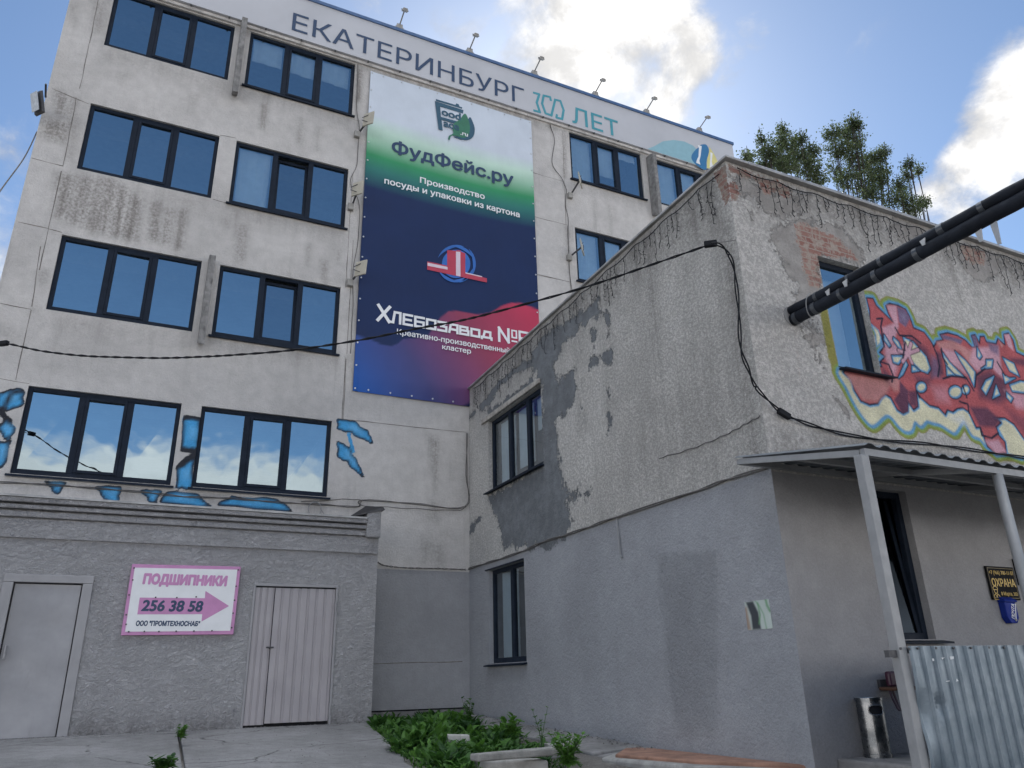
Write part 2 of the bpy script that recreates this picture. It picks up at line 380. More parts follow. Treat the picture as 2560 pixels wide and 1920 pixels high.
def outlines(body, shear):
    cu = bpy.data.curves.new('lettering', 'FONT'); cu.body = body; cu.shear = shear; cu.resolution_u = 6; cu.fill_mode = 'NONE'
    o = bpy.data.objects.new('lettering', cu); COL.objects.link(o); dg = bpy.context.evaluated_depsgraph_get(); dg.update()
    me = bpy.data.meshes.new_from_object(o.evaluated_get(dg)); COL.objects.unlink(o); bpy.data.objects.remove(o)
    co = np.zeros(len(me.vertices)*3, np.float32); me.vertices.foreach_get('co', co); co = co.reshape(-1, 3)[:, :2].astype(float)
    E = np.zeros(len(me.edges)*2, np.int32); me.edges.foreach_get('vertices', E); E = E.reshape(-1, 2); bpy.data.meshes.remove(me)
    # walk each loop so that every edge keeps its drawing direction
    nb = {}
    for a, b in E: nb.setdefault(a, []).append(b); nb.setdefault(b, []).append(a)
    seen = set(); edges = []
    for st in sorted(nb):
        if st in seen: continue
        loop = [st]; seen.add(st); nxt = min(nb[st], key=lambda q: abs(q-st-1))
        while nxt not in seen:
            loop.append(nxt); seen.add(nxt); c_ = [q for q in nb[nxt] if q not in seen]
            if not c_: break
            nxt = c_[0]
        P = co[loop]; edges.append(np.hstack([P, np.roll(P, -1, 0)]))
    return co, np.vstack(edges)
def text_mesh(name, body, P, u0, u1, v0, v1, material, parent, d=.004, thick=.004, bold=0.0, shear=0.0, rot=None, slope=0.0):
    """letters cut into fine courses by the non-zero rule, so that overlapping strokes of a glyph fill properly"""
    co, E = outlines(body, shear); lo_, hi_ = co[:, 1].min()-bold, co[:, 1].max()+bold; N = 60; ys = np.linspace(lo_, hi_, N+1); x0, x1 = co[:, 0].min()-bold, co[:, 0].max()+bold
    def spans(y):
        up = (E[:, 1] <= y) & (E[:, 3] > y); dn = (E[:, 3] <= y) & (E[:, 1] > y); m = up | dn; e = E[m]
        if not len(e): return []
        x = e[:, 0]+(y-e[:, 1])*(e[:, 2]-e[:, 0])/(e[:, 3]-e[:, 1]); w = np.where(up[m], 1, -1); k = np.argsort(x); x, w = x[k], np.cumsum(w[k])
        out = []; a = None
        for xi, wi in zip(x, w):
            if a is None: a = xi
            if wi == 0: out.append((a, xi)); a = None
        return out
    V, F = [], []
    def pt(x, y, dd):
        a, b = (x-x0)/(x1-x0), (y-lo_)/(hi_-lo_)
        if rot is None: U, W_ = u0+a*(u1-u0), v0+b*(v1-v0)+slope*a*(u1-u0)
        else:
            cx, cy = (u0+u1)/2, (v0+v1)/2; X, Y = (a-.5)*(u1-u0), (b-.5)*(v1-v0); U = cx+X*math.cos(rot)-Y*math.sin(rot); W_ = cy+X*math.sin(rot)+Y*math.cos(rot)
        return P.xyz(U, W_, dd)
    for ya, yb in zip(ys[:-1], ys[1:]):
        y = (ya+yb)/2; S = []
        for f in ((0,) if not bold else (-1, -.8, -.5, 0, .5, .8, 1)):
            g = bold*math.sqrt(max(0, 1-f*f)); S += [(a-g, b+g) for a, b in spans(y+f*bold)]
        S.sort(); M = []
        for a, b in S:
            if M and a <= M[-1][1]: M[-1][1] = max(M[-1][1], b)
            else: M.append([a, b])
        for a, b in M:
            k = len(V); V += [pt(a, ya, d+thick), pt(b, ya, d+thick), pt(b, yb, d+thick), pt(a, yb, d+thick), pt(a, ya, d), pt(b, ya, d), pt(b, yb, d), pt(a, yb, d)]
            F += [(k, k+1, k+2, k+3), (k+4, k, k+3, k+7), (k+1, k+5, k+6, k+2)]
    mesh = bpy.data.meshes.new(name); mesh.from_pydata([tuple(map(float, p)) for p in V], [], F); mesh.materials.append(material); mesh.update()
    o = bpy.data.objects.new(name, mesh); return link(o, parent)
def ptext(name, body, P, bl, tr, material, parent, **k):   # lower left and upper right of the ink, found on the wall
    (u0, v0), (u1, v1) = P.uv(bl), P.uv(tr); return text_mesh(name, body, P, u0, u1, v0, v1, material, parent, **k)
def smooth_path(pts, n=8):
    P = [Vector(p) for p in pts]; out = []
    for i in range(len(P)-1):
        a, b, c_, e = P[max(i-1, 0)], P[i], P[i+1], P[min(i+2, len(P)-1)]
        for k in range(n):
            t = k/n; out.append(.5*((2*b)+(c_-a)*t+(2*a-5*b+4*c_-e)*t*t+(3*b-a-3*c_+e)*t**3))
    return out+[P[-1]]
def ell(cx, cy, rx, ry, n=24, a0=0.0): return [(cx+rx*math.cos(a0+2*math.pi*k/n), cy+ry*math.sin(a0+2*math.pi*k/n)) for k in range(n)]
def smooth2(pts, n=5, closed=True):
    out = []; N = len(pts)
    for i in range(N if closed else N-1):
        a, b, c_, e = (np.array(pts[(i-1) % N]), np.array(pts[i]), np.array(pts[(i+1) % N]), np.array(pts[(i+2) % N]))
        for k in range(n):
            t = k/n; out.append(tuple(.5*((2*b)+(c_-a)*t+(2*a-5*b+4*c_-e)*t*t+(3*b-a-3*c_+e)*t**3)))
    return out
# ------------------------------------------------------------------ shared materials
CREAM = (.525, .505, .485)
M_fact = stucco('factory_plaster', CREAM, gray=(.31, .312, .325), stain=(.13, .115, .1), kind='fine', var=.14, streak=.3)
M_side = stucco('pebbledash', (.63, .615, .585), gray=(.315, .325, .345), patch=(.135, .145, .155), stain=(.12, .11, .1), kind='pebble', amp=1.9, var=.14, streak=.3)
M_front = stucco('front_plaster', (.61, .585, .555), gray=(.325, .32, .325), patch=(.255, .24, .225), stain=(.14, .13, .115), kind='pebble', amp=2.2, var=.12, relief=.6, streak=.2)
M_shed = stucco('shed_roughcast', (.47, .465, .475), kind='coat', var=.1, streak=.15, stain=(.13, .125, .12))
M_frame = mat('anthracite_frame', (.013, .019, .031), .55, var=.2, spec=.1)
M_glass = glass('blue_glass', .55, (.76, .93, 1.0), (.86, .96, 1.0))
M_glass2 = glass('clear_glass', .22, (.85, .93, 1.0), (.70, .80, .84))
M_blind = mat('blind_cloth', (.84, .86, .88), .8, var=.06)
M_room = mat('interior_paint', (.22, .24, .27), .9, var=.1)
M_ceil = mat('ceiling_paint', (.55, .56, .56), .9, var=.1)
M_conc = mat('grey_concrete', (.21, .205, .2), .9, var=.3, scale=3, bump=.5, bscale=40, dirt=.5)
M_finc = mat('weathered_fin', (.2, .195, .19), .9, var=.35, scale=9, bump=.8, bscale=30, dirt=.75)
M_joint = mat('panel_joint_mortar', (.16, .145, .13), .9, var=.4, scale=9)
M_roofcap = mat('blue_capping', (.05, .11, .24), .4, var=.15)
M_zinc = mat('zinc_flashing', (.33, .33, .33), .5, metal=.4, var=.25, scale=4, dirt=.5)
M_black = mat('black_rubber', (.012, .013, .016), .7, var=.3, spec=.15)
M_white = mat('white_print', (.72, .73, .74), .5, var=.04)
M_navy = mat('navy_print', (.013, .04, .10), .5, var=.08)
M_teal = mat('teal_print', (.045, .27, .33), .5, var=.1)
M_green = mat('green_print', (.03, .16, .09), .5, var=.1)
M_petrol = mat('petrol_print', (.02, .08, .13), .5, var=.1)
M_red = mat('red_print', (.42, .035, .07), .5, var=.08)
M_blue = mat('blue_print', (.02, .12, .42), .5, var=.1)
M_pink = mat('pink_print', (.50, .22, .42), .5, var=.08)
M_grayt = mat('grey_paint', (.28, .277, .285), .55, var=.08, scale=2.5, dirt=.18)
M_greym = mat('grey_metal_paint', (.23, .235, .24), .45, var=.1, dirt=.15)
M_lampm = mat('lamp_metal', (.28, .27, .25), .5, var=.2)
M_dark = mat('dark_steel', (.05, .05, .055), .55, var=.25)
M_wire = mat('grey_wire', (.10, .095, .09), .7, var=.2)
# ------------------------------------------------------------------ ground
def build_ground():
    ys = [(-3000, 0), (-40, 0), (1.5, 0), (3.4, .22), (5.0, .52), (7.0, .68), (9.0, .77), (11, .845), (13.7, .95), (60, 1.0), (3000, 1.0)]
    xs = [-3000, -60, -20, -6, 0, 3, 6, 12, 30, 80, 3000]; b = MB()
    for (ya, za), (yb, zb) in zip(ys[:-1], ys[1:]):
        for xa, xb in zip(xs[:-1], xs[1:]): b.quad([(xa, ya, za), (xb, ya, za), (xb, yb, zb), (xa, yb, zb)])
    m, t, bs = new_mat('yard_ground'); c = t.node('ShaderNodeTexCoord').outputs['Object']
    col = t.mix(t.ramp(t.noise(c, 1.5, 8, .65), .35, .65), (.10, .09, .08), (.19, .18, .165))
    col = t.mix(t.ramp(t.noise(c, 40, 3), .55, .7), col, (.26, .25, .23)); t.put(bs.inputs['Base Color'], col); bs.inputs['Roughness'].default_value = .95
    bp = t.node('ShaderNodeBump'); bp.inputs['Strength'].default_value = .7; bp.inputs['Distance'].default_value = .03; t.put(bp.inputs['Height'], t.noise(c, 25, 6, .7)); t.l.new(bp.outputs[0], bs.inputs['Normal'])
    tag(b.build('ground', m), 'bare gritty yard ground below the weeds and slabs', 'ground', kind='structure')
build_ground()
def gz(y): return float(np.interp(y, [1.5, 3.4, 5, 7, 9, 11, 13.7], [0, .22, .52, .68, .77, .845, .95]))
# ------------------------------------------------------------------ factory
XL = PF.uv(170, 0)[0]; XL = (XL+PF.uv(12, 675)[0])/2; XR = 14.05; ZT = 16.02
WX = [(-1.945, .42), (.655, 2.93), (8.47, 10.72), (11.05, 13.3)]
u_r = PF.uv(c1(1435, 180))[0]; WX[0] = (-1.945, (u_r+PF.uv(c2(1250, 130))[0])/2)
WX[2] = (PF.uv(c4(1283, 1010))[0]-.0, PF.uv(c4(1690, 1130))[0]); WX[3] = (PF.uv(c4(1750, 1000))[0], PF.uv(c4(1750, 1000))[0]+2.28)
WZ = [(13.21, 14.66), (10.33, 11.80), (7.505, 8.95), (4.70, 6.14)]
print('WX', WX, 'XL', XL)
def build_factory():
    root = thing('factory_building', (5.5, YF, 1.0), 'large cream panel factory block of four window rows carrying the long lettered sign', 'building')
    holes = []
    for ci, (a, b) in enumerate(WX):
        for ri, (z0, z1) in enumerate(WZ):
            if ci >= 2 and ri >= 2: continue
            holes.append((a, b, z0, z1))
    gx = [h[0] for h in holes]+[h[1] for h in holes]; gzv = [h[2] for h in holes]+[h[3] for h in holes]
    us = np.concatenate([lines(XL, 5.8, .04, sorted(set(gx)))[:-1], lines(5.8, XR, .09, sorted(set(gx)))])
    us = np.array(sorted(set(us.tolist())))
    vs = np.array(sorted(set(np.concatenate([lines(.9, 6.6, .035, sorted(set(gzv))), lines(6.6, ZT, .06, sorted(set(gzv)))]).tolist())))
    def paint(C):
        # grey-painted foot of the wall
        line = PF.uv(1056, 1420)[1]; C.a['gray'] = np.clip(.5+(line-.05-C.V)/.02, 0, 1)
        St = lambda cf, pts, f=.15, a=.8: C.mask('stain', PF.uvs(cf(*pts)), f, a)
        for pts, a in (([(340, 1060), (700, 1090), (890, 1230), (860, 1500), (560, 1430), (330, 1330)], .95), ([(925, 1230), (990, 1240), (990, 1490), (900, 1480)], 1), ([(1010, 1270), (1075, 1280), (1060, 1510), (985, 1500)], 1), ([(1100, 1290), (1150, 1280), (1120, 1530), (1065, 1530)], 1),
                       ([(1610, 640), (1640, 640), (1635, 800), (1600, 780)], .9), ([(1840, 720), (1860, 720), (1855, 880), (1830, 870)], .8), ([(1945, 790), (1965, 790), (1950, 920), (1935, 900)], .7), ([(1455, 1380), (1525, 1380), (1500, 1620), (1440, 1600)], .75), ([(1170, 580), (1200, 580), (1180, 680)], .6),
                       ([(560, 0), (660, 0), (630, 200), (580, 200)], .6), ([(330, 545), (470, 600), (420, 760), (330, 700)], .8), ([(255, 710), (440, 750), (400, 880), (240, 850)], .95), ([(460, 700), (500, 700), (450, 1000), (410, 980)], .55), ([(1360, 1340), (1420, 1330), (1400, 1420)], .6), ([(660, 440), (800, 460), (760, 560)], .35), ([(430, 30), (470, 30), (450, 160)], .6)):
            St(c1, pts, .1, a)
        for pts, a in (([(1885, 30), (1905, 30), (1890, 160)], .8), ([(1975, 120), (2010, 130), (2000, 260), (1980, 240)], .9), ([(2060, 60), (2090, 60), (2080, 140)], .8), ([(240, 190), (290, 190), (290, 260), (240, 260)], .7), ([(200, 400), (300, 420), (280, 470), (180, 450)], .4), ([(0, 520), (130, 560), (100, 620), (0, 600)], .4), ([(920, 610), (940, 610), (930, 700)], .5)): St(c2, pts, .08, a)
        for pts, a in (([(480, 1080), (560, 1100), (550, 1250), (530, 1400), (510, 1250)], .75), ([(700, 1090), (705, 1460), (680, 1460)], .5), ([(500, 1640), (600, 1600), (640, 1659)], .5), ([(40, 640), (60, 640), (55, 710), (40, 710)], .7)): St(c5, pts, .1, a)
        for pts, a in (([(560, 20), (620, 30), (600, 150), (560, 120)], .7), ([(500, 250), (650, 250), (650, 420), (480, 420)], .5)): St(c6, pts, .12, a)
        for pts, a in (([(90, 380), (130, 370), (115, 560), (85, 560)], .95), ([(70, 1000), (110, 1000), (90, 1180)], .7), ([(1225, 730), (1260, 740), (1250, 980), (1230, 980)], .9), ([(1240, 1250), (1280, 1250), (1270, 1500)], .6), ([(1160, 700), (1190, 690), (1200, 740)], .6), ([(1480, 1130), (1520, 1140), (1500, 1300)], .5), ([(1400, 1100), (1430, 1110), (1410, 1250)], .5)): St(c4, pts, .08, a)
        for z0, z1 in WZ:                       # grime under each sill line
            for a, b in WX: C.mask('stain', [(a, z0-.35), (b, z0-.35), (b, z0), (a, z0)], .2, .35)
        C.mask('stain', [(XL, 14.5), (XR, 14.5), (XR, 14.85), (XL, 14.85)], .1, .6)
        dark = s2l(52, 54, 60); blue = s2l(78, 162, 216); bl2 = s2l(134, 196, 236)
        def piece(cf, pts, w=.035):
            uv = PF.uvs(cf(*pts)); rr = random.Random(len(pts)*7+int(pts[0][0])); jg = []
            for k in range(len(uv)):
                a_, b_ = np.array(uv[k]), np.array(uv[(k+1) % len(uv)])
                for f in (0, .25, .5, .75): jg.append(tuple(a_+(b_-a_)*f+np.array([rr.uniform(-.02, .02), rr.uniform(-.02, .02)])))
            uv = jg; C.fill(uv, dark, .025, grow=.016); C.fill(uv, blue, .02, grow=-w*.55)
            m = np.array(uv).mean(0); C.fill([tuple(m+(np.array(q)-m)*.35+np.array([.02, .03])) for q in uv], bl2, .06, al=.5)
        for pts in ([(-20, 960), (60, 915), (140, 925), (135, 1010), (60, 1050), (-20, 1020)], [(-10, 1140), (50, 1105), (85, 1160), (60, 1235), (15, 1190)], [(-20, 1240), (52, 1240), (45, 1360), (-20, 1420)],
                    [(1135, 1095), (1228, 1105), (1218, 1250), (1200, 1290), (1115, 1272)], [(1097, 1395), (1190, 1345), (1172, 1525), (1078, 1525)],
                    [(280, 1485), (405, 1500), (345, 1565)], [(595, 1515), (735, 1522), (722, 1612), (670, 1608)], [(870, 1535), (985, 1545), (955, 1622), (915, 1600)], [(1030, 1545), (1205, 1555), (1290, 1640), (985, 1612)], [(1425, 1578), (1695, 1592), (1800, 1665), (1340, 1625)]): piece(c2, pts, .04)
        for pts in ([(-10, 990), (80, 1005), (150, 1058), (187, 1125), (130, 1105), (60, 1062), (-10, 1050)], [(-10, 1112), (50, 1150), (85, 1215), (137, 1312), (85, 1280), (40, 1225), (-10, 1205)]): piece(c5, pts, .035)
        C.stroke(PF.uvs(c5((48, 1075), (60, 1120), (75, 1170))), blue, .03, .02)
        for ln, cf in (([(1140, 1086), (1225, 1100)], c2), ([(1098, 1395), (1195, 1325)], c2), ([(1120, 1290), (1200, 1300)], c2), ([(10, 1060), (70, 940), (130, 930)], c2), ([(60, 1110), (0, 1060)], c2), ([(1110, 1380), (1150, 1340), (1195, 1325)], c2)): C.stroke(PF.uvs(cf(*ln)), dark, .035, .03)
    D = 14.0
    ex = [[(XL, YF+D, .9), (XL, YF, .9), (XL, YF, ZT), (XL, YF+D, ZT)], [(XR, YF, .9), (XR, YF+D, .9), (XR, YF+D, ZT), (XR, YF, ZT)], [(XL, YF, ZT-.01), (XR, YF, ZT-.01), (XR, YF+D, ZT-.01), (XL, YF+D, ZT-.01)], [(XR, YF+D, .9), (XL, YF+D, .9), (XL, YF+D, ZT), (XR, YF+D, ZT)]]
    wall_grid('wall', PF, us, vs, holes, M_fact, root, paint, reveal=.2, extra=ex)
    # dark rooms behind the glass: floors with pale ceilings and a back wall
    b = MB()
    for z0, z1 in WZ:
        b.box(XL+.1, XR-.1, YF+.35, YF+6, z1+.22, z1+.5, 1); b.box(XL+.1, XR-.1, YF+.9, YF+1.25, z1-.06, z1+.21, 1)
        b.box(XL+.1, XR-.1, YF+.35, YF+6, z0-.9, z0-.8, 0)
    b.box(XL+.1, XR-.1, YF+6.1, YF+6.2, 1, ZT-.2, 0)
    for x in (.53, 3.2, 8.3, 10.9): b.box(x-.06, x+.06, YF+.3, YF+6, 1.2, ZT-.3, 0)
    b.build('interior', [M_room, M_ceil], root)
    # windows
    blinds = {(0, 1): [(0, .42), (1, .42), (2, .40)], (1, 1): [(0, 1.0)], (0, 2): [(0, 1.0), (1, .68), (2, .14)], (0, 3): [(0, 1.0), (1, 1.0), (2, 1.0)], (1, 2): [(0, .92), (1, .92), (2, .95)]}
    tilted = {(1, 1), (2, 1)}; sills = {(3, 0), (3, 1), (2, 1), (1, 1), (0, 1), (0, 2), (1, 2)}
    for ri, (z0, z1) in enumerate(WZ):
        for ci, (a, b_) in enumerate(WX):
            if ci >= 2 and ri >= 2: continue
            w = b_-a; fr = MB(); y0, y1 = YF+.045, YF+.115; t = .07
            xs = [a+w*.345, a+w*.66]
            fr.box(a, a+t, y0, y1, z0, z1); fr.box(b_-t, b_, y0, y1, z0, z1); fr.box(a+t, b_-t, y0, y1, z1-t, z1); fr.box(a+t, b_-t, y0, y1, z0, z0+t+.02)
            for x in xs: fr.box(x-.05, x+.05, y0-.004, y1, z0+t, z1-t)
            tl = (ri, ci) in tilted
            X0, X1 = xs[0]+.05, xs[1]-.05; Z0, Z1 = z0+t+.02, z1-t; k = .05
            def sash(y): return y+.0
            if not tl:
                for q in ((X0, X0+k, Z0, Z1), (X1-k, X1, Z0, Z1), (X0+k, X1-k, Z0, Z0+k), (X0+k, X1-k, Z1-k, Z1)): fr.box(q[0], q[1], y0-.012, y1-.01, q[2], q[3])
            win = fr.build('window', M_frame, root, bevel=.006)
            pn = MB(); yp = YF+.085; e = .002
            j = lambda: random.uniform(-.004, .004)
            for (p0, p1) in ((a+t, xs[0]-.05), (X0+k if not tl else None, X1-k), (xs[1]+.05, b_-t)):
                if p0 is None: continue
                q0, q1 = j(), j(); pn.quad([(p0-e, yp+q0, z0+t), (p1+e, yp+q1, z0+t), (p1+e, yp+q1+j(), z1-t+e), (p0-e, yp+q0+j(), z1-t+e)])
            if tl:                                # a sash tipped inwards at its head
                ti = .09; sm = MB(); H = Z1-Z0
                yy = lambda z: YF+.06+ti*(z-Z0)/H
                for q in ((X0, X0+k, Z0, Z1-.03), (X1-k, X1, Z0, Z1-.03), (X0+k, X1-k, Z0, Z0+k), (X0+k, X1-k, Z1-.03-k, Z1-.03)):
                    bot = [(q[0], yy(q[2]), q[2]), (q[1], yy(q[2]), q[2]), (q[1], yy(q[2])+.05, q[2]), (q[0], yy(q[2])+.05, q[2])]; top = [(q[0], yy(q[3]), q[3]), (q[1], yy(q[3]), q[3]), (q[1], yy(q[3])+.05, q[3]), (q[0], yy(q[3])+.05, q[3])]
                    sm.hexa(bot, top)
                sm.build('tilted_sash', M_frame, win)['label'] = 'middle sash tipped open at its head'
                pn.quad([(X0+k, yy(Z0)+.02, Z0+k), (X1-k, yy(Z0)+.02, Z0+k), (X1-k, yy(Z1)+.02, Z1-.03-k), (X0+k, yy(Z1)+.02, Z1-.03-k)])
            pn.build('pane', M_glass, win)
            if (ri, ci) in sills:
                s = MB(); s.hexa([(a-.05, YF-.06, z0-.055), (b_+.05, YF-.06, z0-.055), (b_+.05, YF+.05, z0-.03), (a-.05, YF+.05, z0-.03)], [(a-.05, YF-.06, z0-.02), (b_+.05, YF-.06, z0-.02), (b_+.05, YF+.05, z0+.004), (a-.05, YF+.05, z0+.004)]); s.build('sill', M_frame, win)
            P3x = [(a+t, xs[0]-.05), (X0, X1), (xs[1]+.05, b_-t)]
            for (pi, fr_) in blinds.get((ri, ci), []):
                p0, p1 = P3x[pi]; zb = z1-t-(z1-z0-2*t)*fr_; s = MB(); n = 7
                dz = -.10 if (ri, ci) == (0, 1) and pi > 0 else 0
                ring = [(p0+.03+(p1-p0-.06)*i/n, YF+.17+.012*math.sin(i*1.9)) for i in range(n+1)]
                for (xa, ya), (xb, yb) in zip(ring[:-1], ring[1:]):
                    fa, fb = (xa-p0)/(p1-p0), (xb-p0)/(p1-p0); s.hexa([(xa, ya, zb+dz*fa*.4), (xb, yb, zb+dz*fb*.4), (xb, yb+.006, zb+dz*fb*.4), (xa, ya+.006, zb+dz*fa*.4)], [(xa, ya, z1-t+.02), (xb, yb, z1-t+.02), (xb, yb+.006, z1-t+.02), (xa, ya+.006, z1-t+.02)])
                s.build('blind', M_blind, win)
    # concrete fins in the gaps between windows of the first and third row
    for cf, tp, bt, x in ((c1, (1498, 88), (1440, 560), None), (c2, (1315, 75), (1245, 640), None), (c4, (1725, 835), (1730, 1175), None)):
        (ua, va), (ub, vb) = PF.uv(cf(*tp)), PF.uv(cf(*bt)); x = (WX[0][1]+WX[1][0])/2 if cf is not c4 else (WX[2][1]+WX[3][0])/2
        zt, zb = (va, vb); dp = .3
        # the outer edge was measured in the air in front of the wall
        hz = lambda p: hit(p[0], p[1], 1, YF-dp)[2]
        zt, zb = hz(cf(*tp)), hz(cf(*bt)); f = MB()
        f.prism(Plane(0, x+.055), [(-YF-0.0, zb+.16), (-(YF-dp), zb), (-(YF-dp)+.0, zt-.05), (-(YF-dp*.6), zt), (-YF, zt+.03)][::1] if False else [(-YF, zb+.14), (-YF+dp, zb), (-YF+dp, zt-.06), (-YF+dp*.55, zt), (-YF, zt)], 0, .11)
        f.build('concrete_fin', M_finc, root, bevel=.012)
    # panel joints, thin mortar lines proud of the plaster by a hair
    def jl(pts, w=.0055):
        b = MB(); uv = PF.uvs(pts)
        for (ua, va), (ub, vb) in zip(uv[:-1], uv[1:]):
            n = max(2, int(math.hypot(ub-ua, vb-va)/.25)); pr = None
            for i in range(n+1):
                f = i/n; u, v = ua+(ub-ua)*f, va+(vb-va)*f; ww = w*random.uniform(.45, 1.5); o = random.uniform(-.006, .006)
                hor = abs(ub-ua) > abs(vb-va); cur = ((u, v+o-ww), (u, v+o+ww)) if hor else ((u+o+ww, v), (u+o-ww, v))
                if pr: b.quad([PF.xyz(*pr[0], .003), PF.xyz(*cur[0], .003), PF.xyz(*cur[1], .003), PF.xyz(*pr[1], .003)])
                pr = cur
        b.build('panel_joint', M_joint, root)
    for pts in (c1((605, 0), (550, 265), (490, 545)), c1((470, 600), (388, 1020)), c1((375, 1050), (300, 1400), (240, 1659)), c2((250, 40), (195, 410)), c2((190, 430), (95, 860)), c1((320, 545), (545, 640)), c1((195, 970), (388, 1022)), c1((110, 1365), (300, 1405), (380, 1430)), c2((0, 390), (190, 425)), c2((0, 852), (180, 885)), c1((1350, 830), (1450, 850)), c1((1310, 1225), (1400, 1248)), c1((2170, 735), (2212, 745)),
                c2((2170, 0), (2130, 700)), c2((2125, 730), (2110, 1100)), c5((30, 650), (10, 990)), c5((0, 990), (705, 1065)), c4((1065, 955), (1240, 1005)), c4((1078, 1200), (1255, 1245)), c4((1090, 1520), (1270, 1560)), c4((1230, 720), (1250, 1240)), c4((1258, 1250), (1275, 1620)), c5((1090, 190), (1265, 230)), c4((70, 960), (30, 1590)), c4((105, 370), (85, 640)), c6((205, 1018), (752, 1005)), c2((0, 1586), (0, 1588))): jl(pts)
    # narrow concrete ledge above the topmost windows, under the long sign
    b = MB(); b.box(XL, XR, YF-.05, YF+.02, 14.70, 14.775); b.build('ledge', mat('cream_concrete', CREAM, .9, var=.25, scale=5, bump=.5, dirt=.5), root, bevel=.01)
    b = MB(); b.box(3.66, XW-.005, YF-.03, YF-.001, .9, 1.10); b.build('plinth', M_conc, root, bevel=.01)
    b = MB(); b.box(3.66, XW-.02, YF-.034, YF-.0005, 1.101, 1.122); b.build('shadow_strip', M_black, root)  # black strip stands in for the shadow line above the plinth
    return root
factory = build_factory()
# ------------------------------------------------------------------ long roof sign
def build_roof_sign():
    z0, z1 = 14.78, 15.93; y = YF-.11
    root = thing('roof_sign', (5.5, y, z0), 'long pale grey fascia sign reading ЕКАТЕРИНБУРГ 300 ЛЕТ in navy and teal', 'sign')
    b = MB(); b.box(XL-.02, 13.98, y, YF-.003, z0, z1); b.build('board', mat('sign_board_vinyl', (.46, .465, .49), .5, var=.05, scale=1.2), root)
    b = MB(); b.box(XL-.05, 14.02, y-.03, YF+.2, z1, z1+.09); b.build('capping', M_roofcap, root, bevel=.008)
    PS = Plane(1, y)
    l = PS.uv(cE(108, 262)); lt = PS.uv(cE(125, 90)); r = PS.uv(c4(1016, 495)); rb = PS.uv(c4(966, 570))
    v0, v1 = (l[1]+rb[1])/2, (lt[1]+PS.uv(c4(955, 487))[1])/2
    text_mesh('lettering', 'ЕКАТЕРИНБУРГ', PS, l[0], r[0], v0, v1, M_navy, root, bold=.004)
    a, bq = PS.uv(cL(668, 583)), PS.uv(cL(1083, 570)); v0b = PS.uv(cL(945, 667))[1]; v1b = PS.uv(cL(850, 487))[1]
    text_mesh('lettering', 'ЛЕТ', PS, a[0], bq[0], v0b, v1b, M_teal, root, bold=.006)
    b = MB(); k = 0
    def strokes(pts, w=.062):
        nonlocal k
        uv = PS.uvs(cL(*pts))
        for p, q in zip(uv[:-1], uv[1:]):
            k += 1; d = np.array(q)-np.array(p); L = np.linalg.norm(d); d = d/L; n = np.array([-d[1], d[0]])*w/2; e = d*w*.3
            P, Q = np.array(p)-e, np.array(q)+e; b.prism(PS, [tuple(P-n), tuple(Q-n), tuple(Q+n), tuple(P+n)], .0005, .004+.0007*(k % 5))
    strokes([(310, 302), (362, 316), (338, 392), (368, 482), (314, 466)])
    strokes([(468, 372), (462, 342), (402, 328), (388, 402), (420, 492), (474, 512), (508, 366), (556, 378), (586, 462), (572, 545), (520, 530), (524, 506)])
    b.build('numerals', M_teal, root)
    b = MB(); pale = PS.uvs(cL((1362, 850), (1420, 795), (1500, 750), (1600, 737), (1700, 752), (1780, 790), (1850, 860), (1930, 950), (2000, 1040), (1960, 1060), (1800, 1010), (1600, 945)))
    zc = z0+.012; pale = [(u, max(v, zc)) for u, v in pale]; b.prism(PS, pale, .0005, .003)
    b.build('emblem_field', mat('pale_teal_print', (.24, .42, .48), .5, var=.05), root)
    b = MB(); drop = PS.uvs(cL(*smooth2([(1850, 782), (1900, 782), (1925, 840), (1905, 920), (1898, 1012), (1830, 985), (1775, 930), (1765, 880), (1800, 830), (1835, 800)], 4))); b.prism(PS, drop, .003, .006)
    b.build('emblem_drop', mat('emblem_blue_print', (.03, .16, .33), .5, var=.05), root)
    b = MB(); yl = PS.uvs(cL((1928, 800), (1985, 890), (2010, 950), (1960, 1010), (1915, 1030), (1900, 1015), (1908, 920), (1928, 845))); yl = [(u, max(v, zc)) for u, v in yl]; b.prism(PS, yl, .003, .0055); b.build('emblem_crescent', mat('emblem_yellow_print', (.62, .56, .22), .5, var=.05), root)
    b = MB(); b.prism(PS, PS.uvs(cL((1820, 785), (1858, 795), (1848, 880), (1836, 930), (1846, 966), (1806, 948), (1812, 925), (1828, 890), (1832, 815))), .006, .008); b.prism(PS, PS.uvs(cL((1938, 850), (1958, 862), (1950, 940), (1962, 985), (1930, 990), (1936, 930))), .0055, .008); b.build('emblem_figures', M_white, root)
    # pegs along the lower edge
    cu = None
    for i in range(22):
        x = XL+.6+i*.75; b = MB(); b.tube([(x, y+.02, z0-.03), (x, y-.015, z0-.045)], .022, 8); 
        if cu is None: cu = b.build('fixing_peg', M_dark, root); x0 = x
        else:
            c_ = cu.copy(); COL.objects.link(c_); c_.location = (x-x0, 0, 0)
build_roof_sign()
